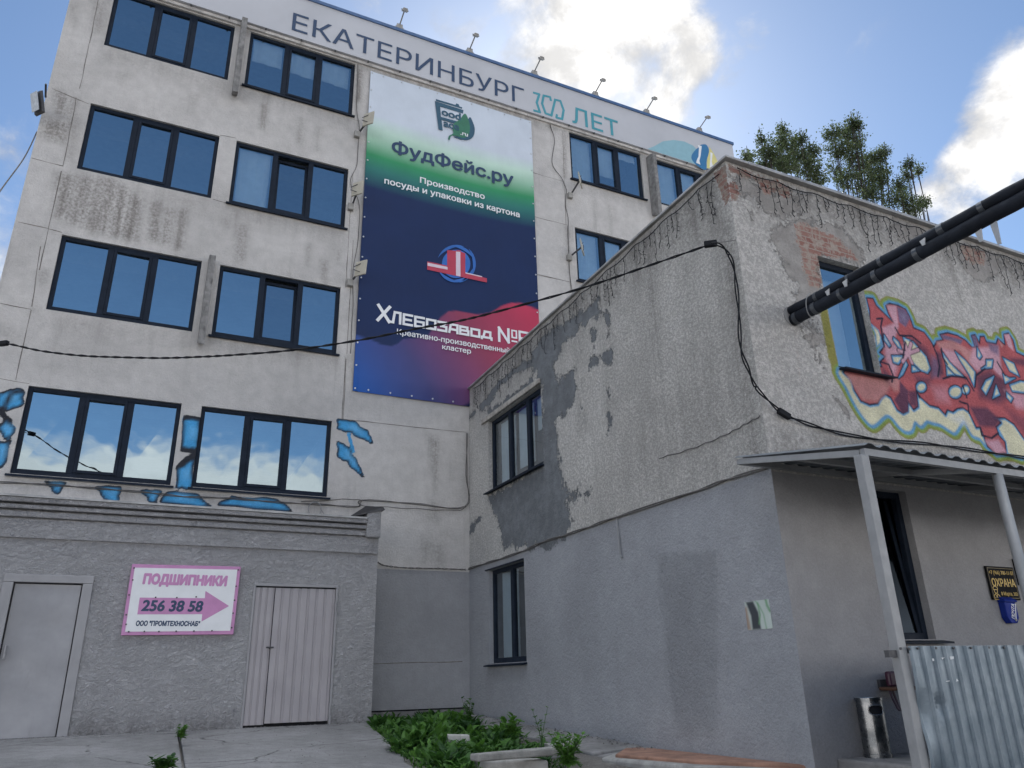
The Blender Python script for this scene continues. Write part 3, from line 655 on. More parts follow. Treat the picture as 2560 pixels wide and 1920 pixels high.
# ------------------------------------------------------------------ small floodlights on the roof edge
def build_roof_lamps():
    pts = [(785, 10), c4(330, 180), c4(720, 320), c4(1080, 445), c4(1420, 572), c4(1705, 668), c4(2000, 772)]
    names = ['small sign lamp on roof edge above the letters ЕК', 'small sign lamp on roof edge above the letters ТЕ', 'small sign lamp on roof edge above the letters ИН', 'small sign lamp on roof edge above the letters УР', 'small sign lamp on roof edge above the teal numerals', 'small sign lamp on roof edge just right of the word ЛЕТ', 'small sign lamp on roof edge near the round emblem, rightmost']
    y = YF-.14; proto = None; zc = 16.02; p0 = None
    for i, p in enumerate(pts):
        x = hit(p[0], p[1], 1, y)[0]
        if proto is None:
            r = thing('sign_lamp', (x, y, zc), names[i], 'lamp', 'lamps along the roof sign'); p0 = x
            b = MB(); b.box(x-.07, x+.07, y-.0, y+.16, zc-.005, zc+.12); b.hexa([(x-.16, y+.02, zc-.01), (x+.16, y+.02, zc-.01), (x+.16, y+.05, zc-.01), (x-.16, y+.05, zc-.01)], [(x-.03, y+.02, zc+.1), (x+.03, y+.02, zc+.1), (x+.03, y+.05, zc+.1), (x-.03, y+.05, zc+.1)]); b.build('base', M_lampm, r)
            b = MB(); b.tube([(x, y+.05, zc+.1), (x, y-.32, zc+.22)], .016, 6); b.build('arm', M_lampm, r)
            b = MB(); b.hexa([(x-.07, y-.40, zc+.15), (x+.07, y-.40, zc+.15), (x+.07, y-.30, zc+.20), (x-.07, y-.30, zc+.20)], [(x-.05, y-.42, zc+.21), (x+.05, y-.42, zc+.21), (x+.05, y-.30, zc+.26), (x-.05, y-.30, zc+.26)]); b.tube([(x-.09, y-.36, zc+.2), (x+.09, y-.36, zc+.2)], .012, 6); b.build('lamp_head', M_lampm, r); proto = r
        else:
            c_ = copy_tree(proto, None, (x, y, zc)); c_['label'] = names[i]
build_roof_lamps()
# ------------------------------------------------------------------ banner
def build_banner():
    y = YF-.05; PB = Plane(1, y)
    u0 = (PB.uv(922, 172)[0]+PB.uv(888, 980)[0])/2; u1 = (PB.uv(1329, 306)[0]+PB.uv(1347, 817)[0])/2
    v0 = (PB.uv(888, 980)[1]+PB.uv(1169, 1012)[1])/2; v1 = (PB.uv(1329, 306)[1]+PB.uv(922, 172)[1])/2
    print('banner', u0, u1, v0, v1)
    root = thing('advertising_banner', ((u0+u1)/2, y, v0), 'tall printed banner fading white, green and navy over a red wave beside the windows', 'banner')
    nu, nv = 110, 190; us = np.linspace(u0, u1, nu); vs = np.linspace(v0, v1, nv)
    def paint(C):
        H = v1-v0; W_ = u1-u0; f = (v1-C.V)/H; g = (C.U-u0)/W_
        zf = lambda p: (v1-PB.uv(p)[1])/H
        white = np.array(s2l(196, 204, 214)); green = np.array(s2l(48, 138, 90)); pg = np.array(s2l(186, 212, 196)); navy = np.array(s2l(13, 36, 78)); teal = np.array(s2l(44, 112, 104))
        t1, t2, t3 = .20, .325, .46; ff = f-.012*np.sin(g*3)
        stops = [(0, white), (.15, white*1.0), (.20, pg), (.29, green), (.335, teal), (.40, navy), (1, navy)]
        col = np.zeros((len(f), 3))
        for k in range(3): col[:, k] = np.interp(ff, [s[0] for s in stops], [s[1][k] for s in stops])
        C.rgba[:, :3] = col; C.rgba[:, 3] = 1
        top = PB.uvs(cK((-40, 1000), (0, 1010), (100, 1040), (200, 1090), (290, 1100), (340, 1080), (390, 1035), (500, 1030), (620, 1000), (680, 900), (730, 840), (800, 785), (880, 780), (980, 800), (1080, 815), (1180, 800), (1280, 735), (1370, 710), (1450, 715), (1620, 775)))
        wave = top+[(u1+.2, v0-.3), (u0-.2, v0-.3)]
        i = C.sub(wave, .05); al = np.clip(.5+sdist(C.U[i], C.V[i], wave)/.03, 0, 1)
        b0, b1, b2, b3 = (np.array(s2l(*q)) for q in ((26, 84, 160), (66, 66, 116), (136, 58, 84), (182, 54, 82)))
        q = np.clip(g[i]*.75+ (C.V[i]-v0)/H*1.05-.02, 0, 1); cc = np.zeros((len(i), 3))
        for k in range(3): cc[:, k] = np.interp(q, [0, .3, .65, 1], [b0[k], b1[k], b2[k], b3[k]])
        C.rgba[i, :3] = cc*al[:, None]+C.rgba[i, :3]*(1-al[:, None])
        C.fill(PB.uvs(cK((1200, 1659), (1100, 1640), (1000, 1600), (930, 1640), (860, 1660), (1200, 1720))), tuple(navy*.7), .03)
    sh = wall_grid('sheet', PB, us, vs, [], painted('banner_print', .5), root, paint)
    q = np.zeros(len(sh.data.vertices)*3, np.float32); sh.data.vertices.foreach_get('co', q); q = q.reshape(-1, 3); U, V = (q[:, 0]-u0)/(u1-u0), (q[:, 2]-v0)/(v1-v0)
    wv = .010*(1+np.sin(U*9+2.2*np.sin(V*7)+V*5))+.008*(1+np.sin(V*23+3*np.sin(U*5)))*np.exp(-V*5)+.008*(1+np.sin(U*math.pi*2*8))*np.exp(-V*14)+.008*(1+np.sin(V*math.pi*2*16))*np.exp(-np.minimum(U, 1-U)*22)
    q[:, 1] += .6*wv*np.clip(np.minimum(U, 1-U)*40, 0, 1); sh.data.vertices.foreach_set('co', q.ravel()); sh.data.update()
    b = MB(); b.box(u0+.005, u1-.005, y+.0465, y+.049, v0+.005, v1-.005); b.build('backing', mat('banner_back', (.2, .2, .22), .8), root)
    # hems
    ey = None; n = 0
    for (pa, pb, k) in (((u0+.04, v0+.05), (u0+.04, v1-.05), 17), ((u1-.04, v0+.05), (u1-.04, v1-.05), 17), ((u0+.3, v0+.05), (u1-.3, v0+.05), 9), ((u0+.3, v1-.05), (u1-.3, v1-.05), 9)):
        for j in range(k):
            f = j/(k-1); u, v = pa[0]+(pb[0]-pa[0])*f, pa[1]+(pb[1]-pa[1])*f
            if ey is None:
                b = MB(); b.tube([PB.xyz(u, v, .001), PB.xyz(u, v, .012)], .018, 8); ey = b.build('eyelet', mat('eyelet_metal', (.6, .6, .6), .4, metal=.6), root); e0 = (u, v)
            else:
                c_ = ey.copy(); COL.objects.link(c_); c_.location = (u-e0[0], 0, v-e0[1])
    T = lambda body, bl, tr, m, cf=cB, **k: ptext('lettering', body, PB, cf(*bl), cf(*tr), m, root, **k)
    def T2(body, lx, rx, top, bot, m, cf, **k):   # left, right, top and bottom points of the ink
        text_mesh('lettering', body, PB, PB.uv(cf(*lx))[0], PB.uv(cf(*rx))[0], PB.uv(cf(*bot))[1], PB.uv(cf(*top))[1], m, root, **k)
    T2('ФудФейс.ру', (365, 770), (1768, 1140), (475, 712), (1705, 1236), M_navy, cB, bold=.026)
    T2('Производство', (690, 1160), (1436, 1340), (710, 1122), (790, 1228), M_white, cB, bold=.022)
    T2('посуды и упаковки из картона', (280, 1170), (1838, 1560), (290, 1140), (500, 1268), M_white, cB, bold=.022)
    T2('Креативно-производственный', (332, 970), (1350, 1140), (345, 944), (470, 1032), M_white, cK, bold=.015)
    T2('кластер', (740, 1120), (1000, 1160), (745, 1094), (965, 1178), M_white, cK, bold=.015)
    b = MB(); b.prism(PB, PB.uvs(cB((863, 243), (1192, 348), (1185, 387), (922, 305), (932, 425), (1172, 492), (1166, 527), (938, 457), (952, 584), (905, 570))), .001, .005)
    b.prism(PB, PB.uvs(cB((875, 221), (1100, 288), (1108, 270), (1135, 280), (1146, 305), (1175, 316), (1176, 332), (875, 240))), .001, .005)
    b.prism(PB, PB.uvs(cB(*smooth2([(1268, 428), (1305, 500), (1322, 570), (1305, 650), (1240, 692), (1150, 682), (1075, 650), (1180, 660), (1245, 640), (1262, 560), (1240, 480)], 3))), .001, .005); b.build('logo', M_petrol, root)
    b = MB(); b.prism(PB, PB.uvs(cB(*smooth2([(1208, 388), (1250, 465), (1266, 560), (1245, 645), (1185, 668), (1105, 645), (1050, 645), (1030, 692), (1014, 678), (1030, 640), (1075, 615), (1065, 560), (1085, 500), (1150, 455)], 3))), .0052, .008); b.build('logo_leaf', M_green, root)
    T2('ood', (940, 385), (1160, 430), (1150, 385), (950, 408), M_petrol, cB, d=.005, bold=.03); T2('ace', (960, 515), (1140, 560), (970, 480), (1100, 578), M_petrol, cB, d=.0085, bold=.03); T2('.ru', (1155, 630), (1242, 640), (1170, 603), (1170, 638), M_white, cB, d=.0085, bold=.02)
    # the second emblem
    b = MB()
    cx, cy = 866, 360
    b.prism(PB, PB.uvs(cK(*ell(cx, cy, 128, 128, 32))), .001, .004)
    for a0, r0, span in ((200, 172, 95), (255, 165, 90), (310, 178, 90), (0, 172, 80), (35, 165, 80), (75, 168, 85)):
        outer = []; inner = []
        for i in range(9):
            a = math.radians(a0+span*i/8); w = 26*math.sin(math.pi*i/8)+1; outer.append((cx+r0*math.cos(a), cy+r0*math.sin(a))); inner.append((cx+(r0-w)*math.cos(a), cy+(r0-w)*math.sin(a)))
        b.prism(PB, PB.uvs(cK(*(outer+inner[::-1]))), .001, .003+.0004*(a0 % 7)/7)
    b.build('emblem_swirl', M_blue, root)
    b = MB(); b.prism(PB, PB.uvs(cK((605, 338), (785, 376), (785, 236), (868, 243), (870, 236), (905, 240), (908, 250), (948, 266), (948, 442), (1108, 482), (1143, 490), (1143, 528), (605, 412))), .0045, .007); b.build('emblem_building', M_red, root)
    b = MB()
    for q in ([(609, 350), (788, 389), (788, 413), (609, 378)], [(864, 250), (903, 253), (905, 474), (864, 466)], [(950, 437), (1100, 473), (1100, 481), (950, 447)]): b.prism(PB, PB.uvs(cK(*q)), .007, .009)
    b.build('emblem_windows', mat('pale_pink_print', (.62, .52, .58), .5, var=.05), root)
    # block capitals
    L = {'Х': [[(0, 0), (1, 1)], [(0, 1), (1, 0)]], 'Л': [[(0, 0), (.22, 0), (.38, 1), (1, 1), (1, 0)]], 'Е': [[(1, 1), (0, 1), (0, 0), (1, 0)], [(0, .5), (.85, .5)]], 'Б': [[(1, 1), (0, 1), (0, 0), (1, 0), (1, .52), (0, .52)]], 'О': [[(0, 0), (0, 1), (1, 1), (1, 0), (0, 0)]],
         'З': [[(0, 1), (1, 1), (.35, .55), (1, .5), (1, 0), (0, 0)]], 'А': [[(0, 0), (.18, 1), (1, 1), (1, 0)], [(.1, .38), (1, .38)]], 'В': [[(0, 0), (0, 1), (.88, 1), (.88, .52), (1, .5), (1, 0), (0, 0)], [(0, .52), (.88, .52)]], 'Д': [[(.15, .14), (.3, 1), (.88, 1), (.88, .14)], [(0, -.12), (0, .1), (1, .1), (1, -.12)]], 'N': [[(0, 0), (0, 1), (1, 0), (1, 1)]], 'o': [[(0, .4), (0, 1), (1, 1), (1, .4), (0, .4)], [(0, .08), (1, .08)]], '6': [[(1, 1), (0, 1), (0, 0), (1, 0), (1, .52), (0, .52)]]}
    b = MB(); k = 0
    def glyph(ch, lp, rp, top, bot, w=.052):
        nonlocal k
        ua, ub = PB.uv(cK(*lp))[0]+w/2, PB.uv(cK(*rp))[0]-w/2; va, vb = PB.uv(cK(*bot))[1]+w/2, PB.uv(cK(*top))[1]-w/2
        for pl in L[ch]:
            for p, q in zip(pl[:-1], pl[1:]):
                k += 1; P_ = np.array([ua+(ub-ua)*p[0], va+(vb-va)*p[1]]); Q_ = np.array([ua+(ub-ua)*q[0], va+(vb-va)*q[1]]); d = Q_-P_; d = d/np.linalg.norm(d); n = np.array([-d[1], d[0]])*w/2; e = d*w/2
                b.prism(PB, [tuple(P_-e-n), tuple(Q_+e-n), tuple(Q_+e+n), tuple(P_-e+n)], .001, .004+.0005*(k % 7))
    sl = lambda x: 780+(x-280)*.215            # tops of the small capitals run down to the right
    bt = lambda x: 893+(x-280)*.17
    glyph('Х', (150, 800), (278, 820), (160, 718), (150, 875), .066)
    xs = [(272, 375, 'Л'), (385, 480, 'Е'), (488, 585, 'Б'), (594, 690, 'О'), (696, 788, 'З'), (795, 888, 'А'), (893, 986, 'В'), (994, 1084, 'О'), (1088, 1194, 'Д')]
    for a, e, ch in xs: glyph(ch, (a, sl(a)), (e, sl(e)), (a, sl(a)), (a, bt(a)))
    glyph('N', (1243, 1000), (1348, 1000), (1250, 925), (1250, 1062), .058); glyph('o', (1364, 1000), (1416, 1000), (1366, 952), (1366, 1070), .035); glyph('6', (1428, 1000), (1518, 1000), (1430, 960), (1430, 1098))
    b.build('lettering', M_white, root)
build_banner()
# ------------------------------------------------------------------ shed with the two doors
def build_shed():
    xl, xr, zt = -6.5, 3.62, 4.12
    root = thing('shed', (0, YA, 1.0), 'low grey roughcast annex with two metal doors standing along the factory foot', 'building')
    dl = [PA.uv(c3(80, 520)), PA.uv(c3(345, 1470)), PA.uv(c3(512, 525))]; d2 = [PA.uv(c3(1573, 540)), PA.uv(c3(2065, 545))]
    x0a = PA.uv(c3(85, 525))[0]; x0b = PA.uv(c3(510, 530))[0]; x1a, x1b = d2[0][0], d2[1][0]; ztop = PA.uv(c3(300, 522))[1]; ztop2 = d2[0][1]
    holes = [(x0a, x0b, .99, ztop), (x1a, x1b, .99, ztop2)]
    ex = [h for q in holes for h in q]
    us = lines(xl, xr, .12, sorted({x0a, x0b, x1a, x1b})); vs = lines(.85, zt, .1, sorted({.99, ztop, ztop2}))
    def paint(C):
        C.mask('stain', [(xl, .9), (xr, .9), (xr, 1.12), (xl, 1.12)], .18, 1.0)
        C.fill(PA.uvs(c3((1395, 1310), (1440, 1290), (1440, 1350), (1400, 1360))), s2l(60, 65, 75), .02, al=.55); C.fill(PA.uvs(c3((1420, 1275), (1445, 1275), (1445, 1300), (1420, 1300))), s2l(60, 65, 75), .015, al=.6)
        C.fill(PA.uvs(c3((1450, 1340), (1470, 1325), (1465, 1370), (1445, 1385))), s2l(150, 90, 75), .02)
    ext = [[(xr, YA, .85), (xr, YF-.005, .85), (xr, YF-.005, zt), (xr, YA, zt)], [(xl, YF-.005, .85), (xl, YA, .85), (xl, YA, zt), (xl, YF-.005, zt)]]
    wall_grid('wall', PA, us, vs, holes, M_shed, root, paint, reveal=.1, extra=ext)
    b = MB(); b.box(xl-.05, xr-.25, YA-.16, YF-.004, zt, zt+.03); b.build('roof', M_zinc, root)
    b = MB(); zs = [PA.uv(c3(1100, q))[1] for q in (62, 105, 140, 185)]
    for i in range(3):
        za, zb = zs[i], zs[i+1]; za = min(za, zt-.001-.0*i)
        b.box(xl, xr-.24, YA-.14+.035*i, YA+.002, zb+.03, za)
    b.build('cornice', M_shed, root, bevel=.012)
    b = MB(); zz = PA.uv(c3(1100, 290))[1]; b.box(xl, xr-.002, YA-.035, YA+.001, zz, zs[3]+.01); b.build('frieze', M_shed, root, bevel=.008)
    b = MB(); xa = PA.uv(c6(165, 300))[0]; zp = hit(*c6(200, 60), 1, YA-.1)[2]
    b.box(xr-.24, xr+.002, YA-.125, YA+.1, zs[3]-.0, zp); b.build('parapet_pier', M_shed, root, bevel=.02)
    b = MB(); b.hexa([(xr-.55, YA-.10, zt+.02), (xr+.05, YA-.16, zp-.03), (xr+.05, YA+.3, zp-.03), (xr-.55, YA+.3, zt+.02)], [(xr-.28, YA-.16, zp+.012), (xr+.02, YA-.16, zp+.012), (xr+.02, YA+.3, zp+.012), (xr-.28, YA+.3, zp+.012)]); b.build('pier_cap', M_dark, root)
    # left flush steel door
    fr = MB(); w = .13; fr.box(x0a-w, x0a, YA-.03, YA+.06, .99, ztop); fr.box(x0b, x0b+w, YA-.03, YA+.06, .99, ztop); fr.box(x0a-w, x0b+w, YA-.03, YA+.06, ztop, ztop+.11)
    door = fr.build('door', M_grayt, root, bevel=.01); door['label'] = 'flush grey steel door in a wide frame'
    b = MB(); b.box(x0a+.012, x0b-.014, YA+.03, YA+.07, 1.0, ztop-.015); b.build('leaf', mat('steel_door_paint', (.285, .285, .298), .5, var=.2, scale=1.1, dirt=.5), door, bevel=.004)
    b = MB(); b.box(x0a+.012, x0b-.01, YA+.072, YA+.09, .985, ztop); b.build('gap', M_black, door)
    b = MB(); b.tube([(x0a+.06, YA-.02, 1.98), (x0a+.06, YA-.02, 2.14)], .013, 8); b.tube([(x0a+.06, YA-.02, 1.98), (x0a+.06, YA+.03, 1.98)], .01, 6); b.tube([(x0a+.06, YA-.02, 2.14), (x0a+.06, YA+.03, 2.14)], .01, 6); b.build('handle', M_grayt, door)
    # right ribbed double door
    fr = MB(); w = .035; fr.box(x1a-w, x1a, YA-.02, YA+.05, .99, ztop2); fr.box(x1b, x1b+w, YA-.02, YA+.05, .99, ztop2); fr.box(x1a-w, x1b+w, YA-.02, YA+.05, ztop2, ztop2+.04)
    door = fr.build('door', M_grayt, root, bevel=.004); door['label'] = 'ribbed pinkish grey sheet metal double door'
    xm = PA.uv(c3(1662, 900))[0]; Mr = mat('ribbed_sheet', (.33, .31, .322), .5, var=.06, scale=1.5, dirt=.12)
    def ribbed(xa, xb, y, z0, z1):
        b = MB(); n = max(3, int(round((xb-xa)/.128))); pr = []
        for i in range(n):
            a = xa+(xb-xa)*i/n; w = (xb-xa)/n; pr += [(a, y), (a+w*.66, y), (a+w*.72, y+.016), (a+w*.94, y+.016)]
        pr.append((xb, y))
        for p, q in zip(pr[:-1], pr[1:]): b.quad([(p[0], p[1], z0), (q[0], q[1], z0), (q[0], q[1], z1), (p[0], p[1], z1)])
        b.box(xa+.002, xb-.002, y+.02, y+.03, z0, z1)
        return b
    ribbed(x1a+.006, xm-.006, YA+.0, 1.03, ztop2-.02).build('leaf', Mr, door); ribbed(xm+.006, x1b-.006, YA+.0, 1.045, ztop2-.02).build('leaf', Mr, door)
    b = MB(); b.box(x1a, x1b, YA+.06, YA+.08, .985, ztop2); b.build('gap', M_black, door)
    hx, hz_ = hit(*c3(1660, 918), 1, YA-.03)[0], hit(*c3(1660, 918), 1, YA-.03)[2]
    b = MB(); b.tube([(hx-.06, YA-.035, hz_), (hx+.05, YA-.035, hz_)], .012, 8); b.tube([(hx, YA-.035, hz_), (hx, YA+.01, hz_-.01)], .014, 8); b.build('handle', M_dark, door)
    for z in (2.72, 1.2):
        b = MB(); b.tube([(x1b+.005, YA-.03, z-.07), (x1b+.005, YA-.03, z+.07)], .014, 8); b.build('hinge', M_grayt, door)
    return root
shed = build_shed()
def build_bearing_sign():
    y = YA-.055; PS = Plane(1, y)
    c = [PS.uv(cP(*q)) for q in ((310, 185), (1980, 225), (1865, 1265), (135, 1280))]
    root = thing('phone_sign', ((c[0][0]+c[1][0])/2, y, c[3][1]), 'white board with pink border and arrow reading ПОДШИПНИКИ 256 38 58', 'sign')
    b = MB(); b.prism(PS, c, -.04, 0); b.build('board', M_pink, root, bevel=.004)
    b = MB(); b.prism(PS, [PS.uv(cP(*q)) for q in ((350, 240), (1925, 272), (1815, 1210), (200, 1225))], .0005, .003); b.build('face', M_white, root)
    b = MB(); b.prism(PS, [PS.uv(cP(*q)) for q in ((425, 700), (1425, 710), (1435, 598), (1797, 830), (1375, 1068), (1385, 955), (388, 958))], .003, .005); b.build('arrow', M_pink, root)
    def T(body, l, r, top, bot, m, d, **k): text_mesh('lettering', body, PS, PS.uv(cP(*l))[0], PS.uv(cP(*r))[0], PS.uv(cP(*bot))[1], PS.uv(cP(*top))[1], m, root, d=d, thick=.002, **k)
    T('ПОДШИПНИКИ', (462, 500), (1783, 360), (1100, 340), (760, 536), M_pink, .003, bold=.075, shear=.06)
    T('256 38 58', (440, 915), (1410, 760), (900, 742), (900, 917), M_navy, .005, bold=.038, shear=.12)
    T('ООО "ПРОМТЕХНОСНАБ"', (360, 1138), (1358, 1062), (850, 1055), (850, 1140), M_navy, .003, bold=.055, shear=.08)
    sc_ = None
    for q in ((340, 246), (318, 430), (262, 660), (218, 965), (216, 1112), (256, 1225), (496, 1222), (720, 1222), (985, 1218), (1257, 1215), (1534, 1210), (1836, 1162), (1938, 275), (1906, 527), (1880, 740), (1860, 940), (670, 698), (995, 702), (1292, 690)):
        u, v = PS.uv(cP(*q))
        if sc_ is None:
            b = MB(); b.tube([PS.xyz(u, v, -.001), PS.xyz(u, v, .012)], .012, 8); sc_ = b.build('screw', M_dark, root); s0 = (u, v)
        else:
            k = sc_.copy(); COL.objects.link(k); k.location = (u-s0[0], 0, v-s0[1])
build_bearing_sign()
# ------------------------------------------------------------------ side building
def head(y): return 7.32-.17*(y-YW)/(YF-YW)      # the long wall's head falls a little towards the factory
def build_side():
    root = thing('side_building', (8, YW, .7), 'two storey side building with peeling pebbledash, exposed brick and painted graffiti', 'building')
    ZR = 7.32; x1 = 20.0
    h2 = [(-12.66, -10.50, 4.81, 6.18), (-12.72, -11.30, 1.825, 3.39)]
    us = lines(-(YF-.003), -YW, .05, [q for h in h2 for q in h[:2]]); vs = lines(.45, ZR, .05, [q for h in h2 for q in h[2:]])
    def paint2(C):
        C.a['gray'] = np.clip(.5+(3.54-C.V)/.02, 0, 1)
        Pt = lambda pts, f=.16, cf=c5: C.mask('patch', P2.uvs(cf(*pts)), f*1.9)
        Pt([(1060, 600), (1130, 495), (1250, 430), (1400, 350), (1425, 290), (1440, 400), (1330, 480), (1240, 560), (1195, 660), (1190, 780), (1240, 760), (1290, 690), (1300, 820), (1275, 940), (1190, 1000), (1210, 1200), (1240, 1370), (1385, 1395), (1330, 1425), (1240, 1450), (1285, 1560), (1245, 1650), (1150, 1700), (905, 1690), (870, 1540), (825, 1420), (1110, 1245), (1120, 830), (1100, 790), (1060, 690)], .14)
        Pt([(1070, 690), (960, 730), (880, 800), (850, 870), (790, 940), (765, 910), (722, 985), (708, 1040), (718, 960), (800, 865), (880, 755), (960, 690), (1070, 640)], .1)
        Pt([(795, 935), (830, 995), (900, 945), (985, 875), (1085, 790), (1062, 760), (960, 850), (870, 920)], .1)
        for pts in ([(1455, 620), (1510, 600), (1505, 690), (1440, 685)], [(1478, 815), (1502, 845), (1480, 905)], [(1478, 950), (1502, 1000), (1480, 1080)], [(1370, 480), (1425, 500), (1405, 590)], [(1462, 370), (1505, 450), (1482, 530)], [(720, 1580), (792, 1508), (772, 1560), (708, 1650)], [(1330, 900), (1345, 930), (1330, 960)], [(1390, 650), (1440, 640), (1430, 700), (1370, 710)]): Pt(pts, .08)
        C.mask('stain', [(-13.6, 6.55), (-5.65, 6.55), (-5.65, 7.4), (-13.6, 7.4)], .3, .9)
        C.mask('stain', [(-5.95, 3.6), (-5.65, 3.6), (-5.65, 7.3), (-5.95, 7.3)], .15, 1.0)
        for q in (-6.6, -7.3, -8.4, -9.2): C.mask('stain', [(q-.1, 5.0), (q+.1, 5.0), (q+.14, 7.3), (q-.14, 7.3)], .15, .8)
        C.mask('stain', [(-9, 3.6), (-5.7, 3.6), (-5.7, 5.6), (-8, 5.3)], .6, .45)
        C.mask('stain', P2.uvs(c8((0, 1070), (300, 980), (600, 830), (600, 900), (300, 1010), (0, 1100))), .1, .8)
        C.mask('brick', [(-5.78, 6.75), (-5.65, 6.75), (-5.65, 7.25), (-5.85, 7.3)], .08, .9)
        C.mask('stain', [(-13.6, .5), (-5.65, .5), (-5.65, 1.05), (-13.6, 1.1)], .2, .7)
        # left-over coarse strip in the grey coat
        C.a['coarse'] = np.clip(.5+sdist(C.U, C.V, P2.uvs(c6((1950, 330), (2330, 300), (2330, 1440), (2060, 1440))))/.12, 0, 1)
    wall_grid('wall', P2, us, vs, h2, M_side, root, paint2, reveal=.16)['label'] = 'long left wall with dark mortar patches above a grey painted base'
    h3 = [(6.98, 7.69, 4.845, 6.32), (6.98, 7.665, 1.87, 3.445)]
    us3 = np.array(sorted(set(np.concatenate([lines(XW, 6.9, .03), lines(6.9, 10.7, .014, [q for h in h3 for q in h[:2]]), lines(10.7, 10.9, .05), lines(10.9, x1, .3)]).tolist())))
    vs3 = np.array(sorted(set(np.concatenate([lines(.45, 3.5, .06, [1.87, 3.445]), lines(3.5, 5.95, .014, [4.845]), lines(5.95, ZR, .03, [6.32])]).tolist())))
    def paint3(C):
        C.a['gray'] = np.clip(.5+(3.50-C.V)/.02, 0, 1)
        Pt = lambda pts, f=.12, cf=c7, n='patch', a=1.0: C.mask(n, P3.uvs(cf(*pts)), f*1.9, a)
        Pt([(390, 450), (480, 470), (640, 560), (830, 620), (830, 700), (720, 720), (630, 690), (560, 600), (470, 570)], .12)
        Pt([(640, 800), (760, 770), (830, 750), (1100, 790), (1240, 930), (1200, 1010), (945, 960), (965, 1180), (930, 1280), (800, 1250), (830, 1150), (760, 1100), (730, 970), (650, 870)], .1)
        Pt([(815, 775), (870, 765), (1000, 815), (1100, 870), (1190, 985), (950, 955), (962, 1150), (900, 1150), (850, 1000), (810, 850)], .06, n='brick')
        Pt([(400, 400), (540, 440), (530, 480), (400, 450)], .05, n='brick'); Pt([(540, 460), (640, 490), (780, 530), (770, 600), (700, 570), (620, 580)], .06, n='brick'); Pt([(395, 480), (450, 500), (460, 640), (410, 640)], .05, n='brick', a=.9)
        Pt([(1760, 880), (1980, 930), (2060, 955), (2060, 1070), (1940, 1120), (1850, 1060)], .08); Pt([(1815, 890), (1975, 935), (1970, 1010), (1850, 990)], .05, n='brick')
        Pt([(1400, 690), (1640, 780), (1600, 850), (1480, 900), (1410, 800)], .12); Pt([(500, 660), (570, 700), (560, 860), (520, 760)], .08, a=.8)
        Pt([(800, 1350), (960, 1290), (1010, 1500), (1000, 1659), (940, 1659), (880, 1500)], .08, a=.62); Pt([(970, 560), (1080, 740), (1230, 900), (1150, 880), (1020, 700)], .08, cf=c8, a=.7)
        C.mask('stain', [(5.7, 3.52), (20, 3.52), (20, 4.0), (5.7, 3.98)], .1, .85); C.mask('stain', [(5.7, 6.75), (20, 6.75), (20, 7.5), (5.7, 7.5)], .3, 1.0)
        for q in NPR.rand(26, 2): C.mask('stain', [(5.8+q[0]*6-.05, 7.3-.3-q[1]*.8), (5.8+q[0]*6+.03, 7.3-.3-q[1]*.8), (5.8+q[0]*6+.12, 7.4), (5.8+q[0]*6-.12, 7.4)], .08, .9)
        for pts in ([(1440, 60), (1520, 60), (1500, 200)],): pass
        C.mask('stain', P3.uvs(c7((1700, 1050), (1760, 1060), (1740, 1250), (1690, 1200))), .15, .4); C.mask('stain', [(5.7, .5), (20, .5), (20, 1.0), (5.7, 1.0)], .2, .5)
        rust = s2l(176, 134, 108); C.stroke(P3.uvs(c8((800, 290), (820, 420), (830, 600))), rust, .05, .06, al=.38)
        # ---- spray paint
        olive, grn, blue, cream, dark = s2l(150, 146, 82), s2l(140, 172, 92), s2l(108, 164, 208), s2l(226, 221, 190), s2l(44, 44, 66)
        red, pink, plum, purp, rose = s2l(190, 100, 104), s2l(216, 170, 184), s2l(98, 66, 88), s2l(122, 108, 140), s2l(206, 148, 146)
        body = [(310, 160), (370, 165), (400, 230), (460, 290), (550, 378), (505, 300), (485, 230), (520, 210), (600, 230), (665, 265), (700, 330), (735, 430), (830, 470), (890, 550), (918, 600), (945, 550), (1000, 540), (972, 490), (1040, 475), (1130, 500), (1200, 540), (1262, 605), (1290, 605), (1255, 500), (1290, 492), (1330, 570), (1335, 508), (1372, 508), (1392, 558), (1480, 575), (1495, 528), (1560, 585), (1548, 488), (1592, 478), (1632, 540), (1660, 650), (1740, 690), (1840, 700), (1840, 1560), (1731, 1430), (1640, 1300), (1560, 1245), (1450, 1240), (1525, 1285), (1480, 1325), (1505, 1400), (1560, 1460), (1572, 1560), (1480, 1570), (1400, 1500), (1340, 1330), (1300, 1330), (1235, 1190), (1180, 1152), (1130, 1160), (1090, 1190), (1040, 1172), (1022, 1215), (960, 1150), (880, 1130), (800, 1060), (760, 1000), (776, 1140), (735, 1170), (682, 1090), (682, 1180), (640, 1203), (590, 1170), (530, 1060), (480, 1030), (440, 1060), (410, 1115), (340, 1125), (260, 1090), (200, 990), (180, 900), (105, 835), (120, 780), (450, 780), (430, 740), (480, 690), (428, 655), (470, 600), (440, 500), (340, 380), (340, 280)]
        band = [(60, 840), (130, 960), (190, 1080), (260, 1200), (340, 1295), (390, 1295), (480, 1215), (540, 1235), (600, 1310), (660, 1358), (715, 1350), (745, 1270), (800, 1312), (850, 1265), (900, 1278), (980, 1300), (1060, 1350), (1110, 1368), (1170, 1275), (1205, 1285), (1265, 1395), (1335, 1425), (1400, 1500), (1340, 1330), (1235, 1190), (1020, 1100), (800, 1060), (480, 1010), (260, 1050), (110, 820)]
        band2 = [(1505, 1260), (1560, 1240), (1660, 1320), (1760, 1470), (1840, 1560), (1700, 1600), (1590, 1560), (1560, 1440), (1500, 1330)]
